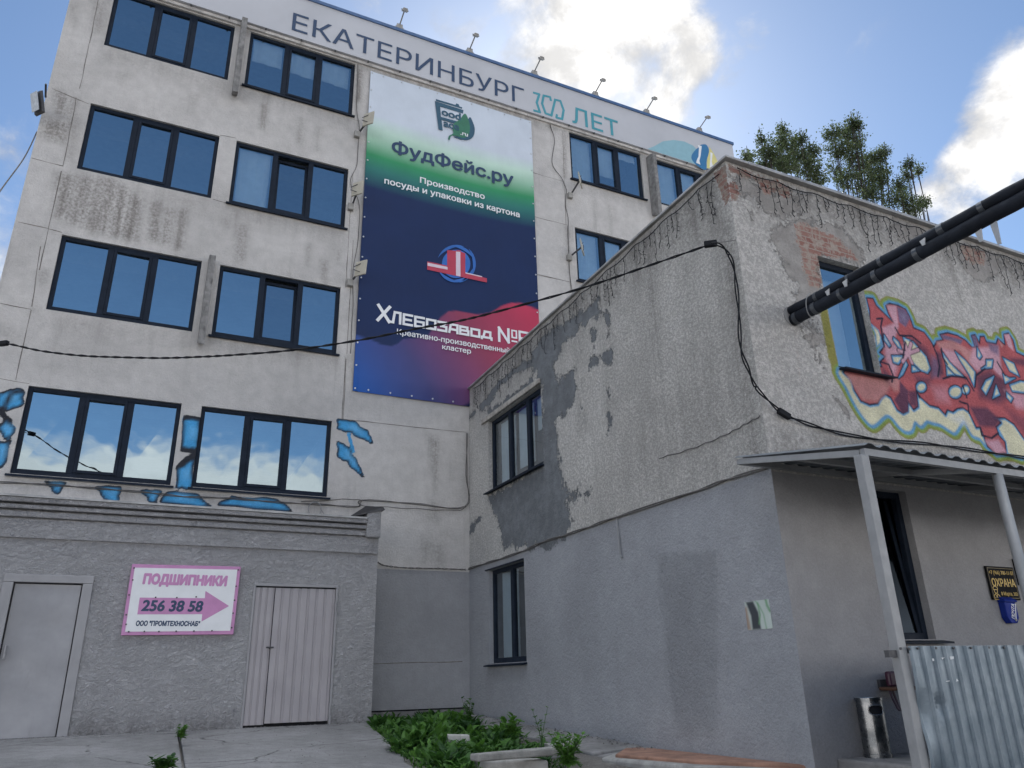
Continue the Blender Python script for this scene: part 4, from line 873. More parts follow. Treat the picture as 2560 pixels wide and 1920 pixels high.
        uv = lambda p: P3.uvs(cG(*p))
        U_body, U_band, U_b2 = uv(body), uv(smooth2(band, 3)), uv(band2)
        strip = P3.uvs(c8((955, 180), (1005, 180), (1080, 560), (1060, 600), (1010, 480)))
        C.fill(strip, olive, .05, grow=.0, al=.9)
        for g, col, f in ((.10, olive, .035), (.075, grn, .02), (.045, blue, .012)):
            for q in (U_body, U_band, U_b2): C.fill(q, col, f, grow=g, al=.95)
        for q in (U_band, U_b2): C.fill(q, cream, .012)
        C.fill(uv([(1050, 1240), (1180, 1210), (1250, 1330), (1150, 1300)]), s2l(220, 222, 222), .05, al=.7)
        C.fill(U_body, blue, .01, grow=.03); C.fill(U_body, dark, .006, grow=.010); C.fill(U_body, red, .006, grow=-.012)
        S = lambda p, c_, f=.035, a=.95: C.fill(uv(p), c_, f, al=a)
        S([(490, 225), (580, 235), (600, 420), (560, 560), (480, 600), (455, 430), (560, 390)], pink, .02); S([(585, 240), (655, 265), (705, 345), (665, 425), (605, 380)], purp, .015); S([(620, 300), (660, 320), (650, 370)], s2l(150, 145, 170), .03, .7)
        S([(470, 560), (640, 600), (560, 880), (480, 700)], pink, .04); S([(700, 500), (860, 620), (930, 800), (900, 880), (800, 700)], plum, .05, .8); S([(900, 680), (960, 720), (980, 880), (900, 880)], purp, .04, .8)
        S([(120, 840), (440, 890), (560, 880), (500, 1010), (410, 1100), (280, 1080), (200, 970)], rose, .03); S([(450, 780), (550, 880), (540, 960), (470, 900)], plum, .03, .8); S([(500, 900), (610, 880), (600, 1000), (560, 1000)], rose, .03)
        S([(610, 910), (690, 1000), (690, 1190), (630, 1200), (560, 1080), (610, 1010)], plum, .015); S([(690, 1000), (760, 1000), (770, 1150), (700, 1130)], plum, .02, .9); S([(740, 860), (900, 880), (880, 960), (760, 930)], plum, .04, .7)
        S([(980, 490), (1180, 540), (1160, 580), (1000, 530)], purp, .012); S([(940, 560), (1080, 545), (1260, 640), (1290, 810), (1150, 640), (980, 620)], rose, .03); S([(990, 620), (1100, 640), (1230, 870), (1080, 760)], pink, .03); S([(930, 640), (985, 660), (1010, 860), (970, 860)], plum, .025, .85)
        S([(1270, 610), (1500, 600), (1545, 900), (1440, 790), (1310, 820), (1240, 740)], pink, .03); S([(1258, 500), (1295, 500), (1325, 600), (1290, 610)], purp, .012); S([(1400, 560), (1500, 590), (1500, 680), (1430, 640)], purp, .03, .8); S([(1500, 535), (1545, 590), (1530, 610)], rose, .01); S([(1550, 490), (1600, 490), (1640, 640), (1590, 600)], pink, .012)
        S([(1290, 860), (1420, 810), (1560, 900), (1600, 1060), (1500, 1120), (1330, 1060)], plum, .05, .85); S([(1240, 1140), (1400, 1150), (1520, 1260), (1480, 1330), (1330, 1320)], plum, .03, .9); S([(1600, 700), (1840, 720), (1840, 800), (1660, 760)], plum, .03, .8); S([(1560, 1000), (1840, 1040), (1840, 1180), (1660, 1150)], pink, .05, .8); S([(1380, 1450), (1500, 1440), (1570, 1550), (1480, 1570)], pink, .03); S([(1000, 880), (1200, 860), (1260, 1080), (1180, 1140), (1050, 1090)], red, .05, .6); S([(900, 960), (1040, 960), (1060, 1110), (940, 1090)], pink, .06, .45); S([(1560, 1150), (1840, 1300), (1840, 1500), (1640, 1280)], plum, .06, .55)
        eyes = [[(555, 515), (600, 555), (635, 640), (595, 605), (550, 540)], [(640, 515), (730, 555), (850, 690), (888, 800), (862, 842), (795, 815), (740, 760), (690, 690)], [(538, 682), (655, 682), (600, 760), (552, 745)], [(662, 725), (682, 762), (640, 850), (600, 884), (640, 790)], ell(805, 966, 46, 46, 14), ell(1112, 1010, 58, 56, 16), ell(1206, 990, 34, 40, 12), [(985, 635), (1060, 740), (1205, 885), (1100, 850), (1030, 770)], [(1108, 640), (1200, 720), (1292, 830), (1282, 965), (1232, 850), (1150, 720)], [(1308, 605), (1352, 685), (1330, 715), (1308, 690)], [(1390, 720), (1452, 718), (1442, 792), (1345, 802), (1390, 770)], [(1538, 698), (1640, 750), (1690, 870), (1600, 820)], [(1462, 865), (1440, 930), (1388, 1035), (1348, 980), (1385, 905)], [(1480, 945), (1515, 1035), (1448, 1068)], [(1600, 945), (1700, 910), (1840, 930), (1840, 1035), (1625, 1005)], [(1572, 1010), (1632, 1065), (1612, 1102), (1575, 1060)], [(1540, 845), (1600, 885), (1655, 882), (1560, 935)], [(1030, 780), (1110, 860), (1035, 860)], [(470, 490), (530, 590), (515, 605), (470, 540)], [(720, 760), (790, 820), (720, 830)]]
        for e in eyes:
            q = uv(e); C.fill(q, dark, .006, grow=.020); C.fill(q, blue, .006, grow=.003); C.fill(q, cream, .008, grow=-.02)
        q = uv([(345, 385), (420, 450), (445, 520), (440, 580), (400, 615), (385, 480)]); C.fill(q, blue, .01); C.fill(q, cream, .01, grow=-.02)
        for a in (20, 75, 110, 165, 235, 290):
            aa = math.radians(a); tip = (690+95*math.cos(aa), 660-95*math.sin(aa)); C.stroke(uv([(685, 665), tip]), dark, .034, .006)
        for a in (20, 75, 110, 165, 235, 290):
            aa = math.radians(a); tip = (690+92*math.cos(aa), 660-92*math.sin(aa)); C.stroke(uv([(685, 665), tip]), pink, .024, .008)
        for ln in ([(405, 350), (455, 345), (440, 420), (470, 600)], [(570, 430), (610, 500), (720, 505), (800, 570)], [(910, 590), (950, 680), (970, 780), (955, 870)], [(440, 740), (510, 760), (550, 860), (540, 920)], [(985, 615), (1000, 700), (1040, 760)], [(1000, 890), (1080, 865), (1210, 880), (1280, 1000)], [(1150, 1095), (1225, 1120), (1235, 1200)], [(1290, 960), (1300, 860), (1380, 800)], [(1490, 740), (1560, 860)], [(1180, 950), (1215, 1060)], [(1335, 1330), (1350, 1400), (1440, 1425), (1500, 1380)], [(640, 700), (660, 560)], [(760, 1000), (790, 1060)]): C.stroke(uv(ln), dark, .014, .006)
        # scuffs where the paint has come off
        for q in NPR.rand(60, 2): C.stroke([(6.95+q[0]*2.6, 4.0+q[1]*.9), (6.95+q[0]*2.6+.012, 4.0+q[1]*.9)], s2l(170, 160, 150), .008, .008, al=.0)
    w2o = [o for o in root.children if o.name.startswith('wall')][0]; q = np.zeros(len(w2o.data.vertices)*3, np.float32); w2o.data.vertices.foreach_get('co', q); q = q.reshape(-1, 3)
    q[:, 2] -= np.clip((q[:, 2]-6.4)/(ZR-6.4), 0, 1)*(ZR-head(q[:, 1])); w2o.data.vertices.foreach_set('co', q.ravel()); w2o.data.update()
    w3 = wall_grid('wall', P3, us3, vs3, h3, M_front, root, paint3, reveal=.16); w3['label'] = 'front wall with the red and blue graffiti and bare brick around a narrow window'
    b = MB(); b.quad([(XW, YW, 7.0), (x1, YW, 7.0), (x1, YF-.004, 7.0), (XW, YF-.004, 7.0)]); b.quad([(x1, YW, .4), (x1, YF, .4), (x1, YF, ZR), (x1, YW, ZR)]); b.quad([(XW+.25, YF-.006, .4), (x1, YF-.006, .4), (x1, YF-.006, 7.0), (XW+.25, YF-.006, 7.0)]); b.build('roof', M_conc, root)
    b = MB(); b.box(XW+1.6, x1-.1, YW+1.4, YW+1.5, .6, 6.95); b.box(XW+1.5, XW+1.6, YW+1.4, YF-.1, .6, 6.95); b.box(XW+.2, x1-.2, YW+.2, YF-.2, 3.7, 3.9); b.build('interior', M_room, root)
    # capping along the two wall heads
    b = MB(); ya, yb = YW-.07, YF-.012
    b.hexa([(XW-.05, ya, head(ya)), (XW+.3, ya, head(ya)), (XW+.3, yb, head(yb)), (XW-.05, yb, head(yb))], [(XW-.05, ya, head(ya)+.035), (XW+.3, ya, head(ya)+.035), (XW+.3, yb, head(yb)+.035), (XW-.05, yb, head(yb)+.035)]); b.box(XW+.301, x1, YW-.07, YW+.3, ZR, ZR+.045); b.build('parapet_cap', M_zinc, root, bevel=.008)
    # windows in the long wall
    def win2(a, b_, z0, z1, cuts, curt, lab):
        fr = MB(); t = .065; d0, d1 = -.15, -.08
        fr.pbox(P2, a, a+t, z0, z1, d0, d1); fr.pbox(P2, b_-t, b_, z0, z1, d0, d1); fr.pbox(P2, a+t, b_-t, z1-t, z1, d0, d1); fr.pbox(P2, a+t, b_-t, z0, z0+t+.02, d0, d1)
        xs = [a+(b_-a)*f for f in cuts]
        for x in xs: fr.pbox(P2, x-.055, x+.055, z0+t, z1-t, d0, d1+.004)
        E_ = [a+t]+[q for x in xs for q in (x-.055, x+.055)]+[b_-t]
        w = fr.build('window', M_frame, root, bevel=.006); w['label'] = lab
        pn = MB()
        for k in range(0, len(E_), 2): pn.quad([P2.xyz(E_[k]-.002, z0+t, -.11), P2.xyz(E_[k+1]+.002, z0+t, -.11), P2.xyz(E_[k+1]+.002, z1-t, -.11), P2.xyz(E_[k]-.002, z1-t, -.11)])
        pn.build('pane', M_glass2, w)
        for i, f in enumerate(curt):
            if f:
                p0, p1 = E_[2*i], E_[2*i+1]; s = MB(); s.pbox(P2, p0+.02, p1-.02, z1-t-(z1-z0-2*t)*f, z1-t+.01, -.25, -.235); s.build('blind', M_blind, w)
        s = MB(); zz = z0
        s.hexa([P2.xyz(a-.06, zz-.05, .09), P2.xyz(b_+.02, zz-.05, .09), P2.xyz(b_+.02, zz-.03, -.08), P2.xyz(a-.06, zz-.03, -.08)], [P2.xyz(a-.06, zz-.03, .09), P2.xyz(b_+.02, zz-.03, .09), P2.xyz(b_+.02, zz+.004, -.08), P2.xyz(a-.06, zz+.004, -.08)]); s.build('sill', M_frame, w)
        return w
    win2(*h2[0], (.36, .70), (.98, .85, .45), 'three part upper window in the dark mortar patch'); w = win2(*h2[1], (.56,), (.98, 0), 'two part lower window in the grey base')
    b = MB(); b.pbox(P2, h2[1][0]+.85, h2[1][0]+.95, 2.0, 2.28, -.4, -.3); b.pbox(P2, h2[1][0]+.98, h2[1][0]+1.06, 1.95, 2.15, -.42, -.34); b.build('bottle_on_sill', M_blind, w)
    b = MB(); b.pbox(P2, h2[0][0]-.25, h2[0][1]+.02, 6.185, 6.28, .001, .05); b.build('lintel', mat('flaked_lintel', (.35, .33, .3), .9, var=.35, scale=9, bump=.8, dirt=.6), root, bevel=.015)
    b = MB(); b.pbox(P2, h2[1][0]-.1, h2[1][1]+.0, 3.392, 3.41, .001, .03); b.build('drip_edge', M_frame, root)
    # narrow window in the graffiti wall
    def win3(a, b_, z0, z1, M_g, lab, tilt=False, dp=-.085):
        fr = MB(); t = .07; d0, d1 = dp-.07, dp
        fr.pbox(P3, a, a+t, z0, z1, d0, d1); fr.pbox(P3, b_-t, b_, z0, z1, d0, d1); fr.pbox(P3, a+t, b_-t, z1-t, z1, d0, d1); fr.pbox(P3, a+t, b_-t, z0, z0+t, d0, d1)
        w = fr.build('window', M_frame, root, bevel=.006); w['label'] = lab
        pn = MB(); q = .10 if tilt else 0.0
        pn.quad([P3.xyz(a+t, z0+t, dp-.03), P3.xyz(b_-t, z0+t, dp-.03), P3.xyz(b_-t, z1-t, dp-.03-q), P3.xyz(a+t, z1-t, dp-.03-q)]); pn.build('pane', M_g, w)
        if tilt:
            s = MB()
            yy = lambda z: dp-.02-q*(z-z0)/(z1-z0)
            for (xa, xb) in ((a+t, a+t+.05), (b_-t-.05, b_-t)):
                s.hexa([P3.xyz(xa, z0+t, yy(z0)), P3.xyz(xb, z0+t, yy(z0)), P3.xyz(xb, z0+t, yy(z0)-.05), P3.xyz(xa, z0+t, yy(z0)-.05)], [P3.xyz(xa, z1-t, yy(z1)), P3.xyz(xb, z1-t, yy(z1)), P3.xyz(xb, z1-t, yy(z1)-.05), P3.xyz(xa, z1-t, yy(z1)-.05)])
            s.build('tilted_sash', M_frame, w)
        s = MB(); s.hexa([P3.xyz(a-.0, z0-.045, .10), P3.xyz(b_+.14, z0-.045, .10), P3.xyz(b_+.06, z0-.02, dp), P3.xyz(a, z0-.02, dp)], [P3.xyz(a, z0-.025, .10), P3.xyz(b_+.14, z0-.025, .10), P3.xyz(b_+.06, z0+.004, dp), P3.xyz(a, z0+.004, dp)]); s.build('sill', M_frame, w)
        return w
    w = win3(*h3[0], M_glass, 'tall narrow window beside the graffiti, half hidden by the pipes')
    s = MB(); s.pbox(P3, 7.36, 7.6, 4.93, 6.25, -.34, -.33); s.build('blind', M_blind, w)
    win3(*h3[1], glass('dark_glass', .03, (.12, .15, .19), (.25, .3, .33)), 'dark lower window under the canopy with its sash tipped open', True)
    return root
side = build_side()
# ------------------------------------------------------------------ cables
def twisted(pts, r, off, n=2, turns=3.0, sub=8):
    P = smooth_path(pts, sub); b = MB(); L = len(P)
    for s in range(n):
        out = []
        for i, p in enumerate(P):
            a = 2*math.pi*(turns*i/L+s/n); d = (P[min(i+1, L-1)]-P[max(i-1, 0)]).normalized(); o = d.orthogonal().normalized(); q = d.cross(o); out.append(p+(o*math.cos(a)+q*math.sin(a))*off)
        b.tube(out, r, 6)
    return b
def build_cables():
    # span from the left over to the corner of the side building
    A, B = np.array([5.42, 5.45]), np.array([-3.6, 12.7]); n = np.array([-(B-A)[1], (B-A)[0]])
    def onspan(p):
        d = ray(*p); t = (n@(A-EYE[:2]))/(n@d[:2]); return EYE+d*t
    pts = [(-60, 855), (12, 858), (102, 877), (203, 889), (300, 893), (407, 895), (500, 892), (590, 887), (732, 875), (900, 850), (1038, 822), (1139, 804), (1243, 779), (1456, 720), (1620, 665), (1781, 609)]
    root = thing('overhead_cable', tuple(onspan(pts[-1])), 'black twisted cable sagging across the factory and draping down the side building corner', 'cable')
    twisted([onspan(p) for p in pts], .008, .0085, 2, 26).build('span', M_black, root)
    dp = [(1781, 609), c7(340, 890), c7(385, 930), c7(425, 1010), c7(445, 1150), c7(460, 1300), c7(466, 1450), c7(480, 1560), c7(520, 1659), c8(560, 650), c8(640, 740), c8(735, 822), c8(840, 868), c8(950, 905), c8(1100, 945), c8(1350, 985), c8(1600, 1005), c8(1800, 1030), c8(2000, 1060), c8(2212, 1090), c8(2400, 1118)]
    pr = [.20, .18, .15, .13, .12, .12, .12, .11, .10, .08, .06, .04, .035, .03, .03, .03, .03, .03, .03, .03, .03]
    twisted([hit(p[0], p[1], 1, YW-q) for p, q in zip(dp, pr)], .009, .014, 2, 6).build('drop', M_black, root)
    for k, p in enumerate((pts[-1], pts[1])):
        c_ = Vector(onspan(p)); dirv = Vector((A-B).tolist()+[0]).normalized(); b = MB(); b.bar(c_-dirv*.09, c_+dirv*.05, .06, .07); b.build('clamp', M_black, root, bevel=.012)
    q = Vector(hit(*c8(735, 822), 1, YW-.05)); b = MB(); b.bar(q+Vector((-.07, 0, .03)), q+Vector((.08, 0, -.03)), .05, .07); b.build('clamp', M_black, root, bevel=.012)
    b = MB(); b.tube([onspan(pts[-1]), (XW-.0, YW+.02, hit(*c7(410, 845), 1, YW)[2])], .005, 5); e = Vector(onspan(pts[1])); b.tube([e, e+Vector((-1.5, .5, .1))], .006, 5); b.build('tie_wire', M_wire, root)
    # thin wires clipped along the factory wall
    def wire(name, P, pts, r, lab, d=.02, n=2, turns=8, m=M_wire, off=.008):
        W_ = [P.xyz(*P.uv(p), d) for p in pts]; tag(twisted(W_, r, off, n, turns, 5).build(name, m), lab, 'cable')
    wire('wall_cable', PF, [(-20, *())+(1204,) if False else c2(-40, 1488)]+c2((300, 1505), (620, 1530), (900, 1553), (1130, 1578), (1400, 1588), (1700, 1612), (2000, 1628), (2200, 1640))+c5((120, 1440), (400, 1458), (690, 1476), (697, 1300), (700, 1070)), .007, 'thin double wire running below the lowest factory windows over the blue graffiti', off=.012)
    wire('wall_cable', PF, c2((1850, 1610), (2100, 1595), (2212, 1600))+c5((120, 1470), (300, 1480), (500, 1492), (660, 1494), (697, 1470)), .006, 'single thin wire on the factory wall right of the lowest windows', n=1)
    wire('wall_cable', PF, c6((232, 395), (270, 415), (400, 430), (600, 434), (770, 441)), .007, 'short wire along the top of the grey factory base', n=2, off=.012)
    wire('wall_cable', P2, c6((782, 440), (900, 402), (1000, 372), (1140, 322), (1260, 268), (1380, 232), (1540, 178), (1700, 120))+c8((200, 1300), (400, 1225), (645, 1155)), .009, 'grey cable edging the top of the grey paint on the long side wall', n=2, turns=5, off=.012)
    wire('wall_cable', P2, c8((-20, 1095), (140, 1050), (300, 990), (430, 930), (520, 880), (600, 838)), .006, 'thin wire slanting across the pebbledash near the corner', n=1)
    wire('wall_cable', PF, c1((2200, 395), (2190, 640), (2205, 800), (2190, 1010), (2150, 1130), (2200, 1230), (2205, 1420), (2170, 1659))+c2((2165, 460), (2150, 700)), .007, 'vertical wire on the pier left of the tall banner', n=1)
    wire('wall_cable', PF, c4((1160, 690), (1185, 790), (1170, 900), (1230, 1000), (1250, 1060), (1245, 1120), (1260, 1230), (1262, 1420), (1280, 1620)), .008, 'wavy vertical wire on the panel right of the tall banner', n=1)
    b = MB(); cx, cz = PF.uv(c3(1930, 72)); b.tube([PF.xyz(cx+.115*math.cos(a*.5), cz+.13*math.sin(a*.5), .05+.01*(a % 3)) for a in range(30)], .007, 5); b.tube([PF.xyz(cx+.1, cz+.02, .04), PF.xyz(cx+.25, cz-.16, .03)], .006, 5); tag(b.build('cable_coil', M_greym), 'small loose loop of pale wire hanging above the shed roof', 'cable')
    p = [hit(92, 330, 1, YF+.6), hit(60, 395, 1, YF+.2), hit(0, 478, 1, YF-.6), hit(-80, 600, 1, YF-1.5)]; b = MB(); b.tube(smooth_path(p), .012, 6); tag(b.build('guy_wire', M_wire), 'single thin wire running down to the left from the factory edge', 'cable')
    W_ = [P2.xyz(*P2.uv(q), .03) for q in c6((1708, 115), (1716, 180), (1720, 240))]; b = MB(); b.tube(W_, .007, 6); W_ = [P2.xyz(*P2.uv(q), .03) for q in c6((1724, 240), (1728, 300), (1734, 350), (1744, 368))]; b.tube(W_, .012, 6); tag(b.build('conduit', M_greym), 'short grey conduit with a hooked end hanging on the long side wall', 'conduit')
build_cables()
# ------------------------------------------------------------------ icicle light strings along the wall heads
def icicles(P, u0, u1, zf, n, lab, seed):
    R = random.Random(seed); b = MB(); N = 60; main = []
    for i in range(N+1):
        u = u0+(u1-u0)*i/N; z = zf(u); main.append(P.xyz(u, z-.05-.05*abs(math.sin(i*.55))-R.random()*.015, .03))
    b.tube(main, .0065, 4)
    for i in range(n):
        if R.random() < .12: continue
        u = u0+(u1-u0)*(i+R.random()*.6)/n; z = zf(u); L = R.choice((.18, .3, .42, .55, .35))*R.uniform(.7, 1.1); zz = z-.08; uu = u; pts = [P.xyz(uu, zz, .03)]
        while L > 0:
            s = .06; L -= s; zz -= s; uu += R.uniform(-.022, .022); q = P.xyz(uu, zz, .028+R.random()*.02); pts.append(q)
            if R.random() < .75: b.tube([q, P.xyz(uu+R.choice((-1, 1))*R.uniform(.02, .045), zz-R.uniform(.01, .04), .03)], .0045, 4)
        b.tube(pts, .0036, 4)
    tag(b.build('light_string', M_black), lab, 'string lights', 'unlit icicle light strings')
icicles(P2, -13.3, -5.75, lambda u: head(-u)-.02, 62, 'unlit icicle light string below the head of the long side wall', 3)
icicles(P3, 5.85, 12.5, lambda u: 7.30, 60, 'unlit icicle light string below the head of the graffiti wall', 4)
# ------------------------------------------------------------------ floodlights on arms at the banner
def arm_lamp(base, head, out, lab, side, box_only=False):
    p = Vector(hit(base[0], base[1], 1, YF-.02)); h = Vector(hit(head[0], head[1], 1, YF-out))
    r = thing('arm_floodlight', tuple(p), lab, 'floodlight', 'floodlights on arms beside the banner')
    b = MB(); b.bar(p, h, .03, .03); b.build('arm', M_dark, r)
    b = MB(); b.box(p.x-.09, p.x+.03, YF-.09, YF-.002, p.z-.12, p.z+.03); b.build('junction_box', M_lampm, r, bevel=.01)
    n = Vector((side*.75, .65, -.1)).normalized(); a = n.cross(Vector((0, 0, 1))).normalized()*.13; c_ = n.cross(a).normalized()*.17; t = n*.03
    b = MB(); o = h-n*.03; b.hexa([o+a+c_, o-a+c_, o-a-c_, o+a-c_], [o+a+c_+t, o-a+c_+t, o-a-c_+t, o+a-c_+t]); b.build('lamp_head', mat('lamp_beige', (.40, .37, .30), .5, var=.1), r, bevel=.006)
    b = MB()
    for s in (-1, 1): b.bar(h-n*.07+c_*s*.2-a, h-n*.03+a*.0+c_*s*.6, .012)
    b.build('bracket', M_dark, r)
arm_lamp(c4(100, 740), c4(160, 660), .34, 'floodlight on an arm at the banner left edge, topmost of three, beside the green fade', 1)
arm_lamp(c4(66, 1140), c4(100, 1045), .34, 'floodlight on an arm at the banner left edge, middle of three', 1)
arm_lamp(c4(62, 1558), c4(118, 1485), .34, 'floodlight on an arm at the banner left edge, lowest of three', 1)
arm_lamp(c4(1275, 1078), c4(1325, 998), .34, 'floodlight on an arm right of the banner below the topmost window row', -1)
arm_lamp(c4(1270, 1420), c4(1335, 1368), .34, 'floodlight on an arm right of the banner in front of the second row window', -1)
def corner_flood():
    p = Vector(hit(*c1(280, 598), 1, YF-.05)); r = thing('corner_floodlight', tuple(p), 'dark rectangular floodlight sticking out from the left edge of the factory', 'floodlight')
    h = Vector(hit(*c1(228, 630), 1, YF-.35)); b = MB(); b.bar(p, Vector((h.x+.05, h.y+.05, p.z+.1)), .03); b.bar(p+Vector((0, .05, -.25)), h+Vector((.05, .05, -.1)), .025); b.build('bracket', M_dark, r)
    n = Vector((-.75, -.6, -.3)).normalized(); a = n.cross(Vector((0, 0, 1))).normalized()*.12; c_ = n.cross(a).normalized()*.21
    b = MB(); t = n*.05; o = h-n*.05; b.hexa([o+a+c_, o-a+c_, o-a-c_, o+a-c_], [o+a*.9+c_*.9+t, o-a*.9+c_*.9+t, o-a*.9-c_*.9+t, o+a*.9-c_*.9+t]); b.build('housing', M_dark, r, bevel=.01)
    o = h+n*.042; b = MB(); b.hexa([o+a*.78+c_*.82, o-a*.78+c_*.82, o-a*.78-c_*.82, o+a*.78-c_*.82], [o+n*.006+a*.78+c_*.82, o+n*.006-a*.78+c_*.82, o+n*.006-a*.78-c_*.82, o+n*.006+a*.78-c_*.82]); b.build('lens', mat('lamp_lens', (.42, .45, .48), .3), r)
corner_flood()
# ------------------------------------------------------------------ pipes
def build_pipes():
    p = hit(*c7(785, 1330), 1, YW); d0 = FW@(p-EYE); far = EYE+ray(*c7(2212, 570))*(d0/1.33); dv = far-p; dv = dv/abs(dv[1]); print('pipe', p, far, dv)
    root = thing('pipe_pair', tuple(p), 'two black lagged pipes strapped together leaving the graffiti wall over the yard', 'pipes')
    def ax(s, dz, dx=0.0): q_ = s-.05; return (p[0]+dx+dv[0]*q_, YW-q_, p[2]+dz+dv[2]*q_)
    Mp = mat('pipe_lagging', (.012, .015, .022), .65, spec=.18, var=.35, scale=4, bump=.5, bscale=8)
    ss = [i*.16 for i in range(0, 48)]
    rl, ru = .068, .056
    for nm, r, dz, dx, seed, lb in (('pipe', rl, -.045, .008, 1, 'thicker lower pipe'), ('pipe', ru, .062, -.006, 2, 'thinner upper pipe')):
        R = random.Random(seed); b = MB(); b.tube([ax(s, dz+R.uniform(-.004, .004), dx) for s in ss], [r*R.uniform(.96, 1.05) for s in ss], 18); o = b.build(nm, Mp, root, smooth=True); o['label'] = lb
    Mt = mat('grey_tape', (.045, .052, .062), .4, var=.25, scale=10)
    for s, dz, dx, r, w in ((.09, -.045, .008, rl, .05), (.36, -.045, .008, rl, .05), (.42, .062, -.006, ru, .04), (.72, -.045, .008, rl, .04), (.86, .062, -.006, ru, .03), (1.15, -.045, .008, rl, .05), (1.25, .062, -.006, ru, .04), (1.9, .062, -.006, ru, .06), (1.62, -.045, .008, rl, .05), (2.3, .062, -.006, ru, .05), (2.9, -.045, .008, rl, .05), (3.6, .062, -.006, ru, .05)):
        b = MB(); b.tube([ax(s, dz, dx), ax(s+w, dz, dx)], r*1.09, 18); b.build('tape_wrap', Mt, root, smooth=False)
    b = MB(); loop = []
    for k in range(25):
        a = 2*math.pi*k/24; pp = Vector(ax(.33+.02*math.sin(a), .012, .005)); loop.append(pp+Vector((.075*math.cos(a), 0, .135*math.sin(a))))
    b.tube(loop, .006, 6); b.build('tie_wire', M_greym, root)
    Ms = mat('silver_shred', (.35, .36, .37), .4, metal=.3)
    for s, dz, L in ((.62, .02, .05), (.85, .02, .06), (1.75, .01, .05), (2.2, -.13, .10), (2.34, -.13, .2)):
        b = MB(); c_ = Vector(ax(s, dz, -.1 if dz > 0 else .0)); b.hexa([c_, c_+Vector((.0, -.06, .01)), c_+Vector((.012, -.06, .01)), c_+Vector((.012, 0, 0))], [c_+Vector((.01, -.01, -L)), c_+Vector((.01, -.04, -L*1.05)), c_+Vector((.02, -.04, -L*1.05)), c_+Vector((.02, -.01, -L))]); b.build('torn_foil', Ms, root)
    b = MB(); b.tube([ax(-.06, .0, 0), ax(.053, .0, 0)], .125, 16); b.build('wall_collar', M_conc, root)
build_pipes()
# ------------------------------------------------------------------ canopy and what stands under it
ZS = .845
def build_canopy():
    yb, yf = YW-.004, 4.18; xl = 5.23; xr = 12.0; zb, zf = 3.60, 3.315
    root = thing('entrance_canopy', (6.5, yf, .85), 'corrugated lean-to canopy on grey metal posts under the graffiti', 'canopy')
    b = MB(); n = int((xr-xl)/.045); pr = []
    for i in range(n+1):
        x = xl+(xr-xl)*i/n; pr.append((x, .012*(1 if (i % 4) in (1, 2) else -1)))
    for (xa, ha), (xb, hb) in zip(pr[:-1], pr[1:]):
        b.hexa([(xa, yf-.05, zf+ha), (xb, yf-.05, zf+hb), (xb, yb, zb+hb), (xa, yb, zb+ha)], [(xa, yf-.05, zf+ha+.004), (xb, yf-.05, zf+hb+.004), (xb, yb, zb+hb+.004), (xa, yb, zb+ha+.004)])
    b.build('roof_sheet', mat('galvanised_roof', (.13, .145, .16), .5, metal=.4, var=.15, dirt=.2), root)
    b = MB(); b.bar((xl+.02, yf, zf-.055), (xr, yf, zf-.055), .05, .06); b.bar((xl+.02, yb-.03, zb-.055), (xr, yb-.03, zb-.055), .05, .05); ym = (yb+yf)/2; b.bar((xl+.04, ym, (zb+zf)/2-.05), (xr, ym, (zb+zf)/2-.05), .04, .05)
    for x in (xl+.03, 6.8, 8.6, 10.4, 11.97): b.bar((x, yf+.026, zf-.056), (x, yb-.056, zb-.056), .04, .055)
    b.build('frame', M_greym, root)
    x1 = hit(2150, 1128, 1, yf)[0]; x2 = hit(*c8(2045, 1190), 1, yf)[0]; print('posts', x1, x2)
    b = MB(); b.box(x1-.045, x1+.045, yf-.04, yf+.04, gz(yf)-.1, zf-.086); b.build('post', M_greym, root, bevel=.006)
    b = MB(); b.tube([(x2, yf+.0, .4), (x2, yf+.0, zf-.086)], .045, 18); b.build('post', M_greym, root, smooth=True)
    for x in (9.3, 11.4):
        b = MB(); b.tube([(x, yf+.0, .4), (x, yf+.0, zf-.086)], .045, 18); b.build('post', M_greym, root, smooth=True)
    return x1, yf
PX, PY = build_canopy()
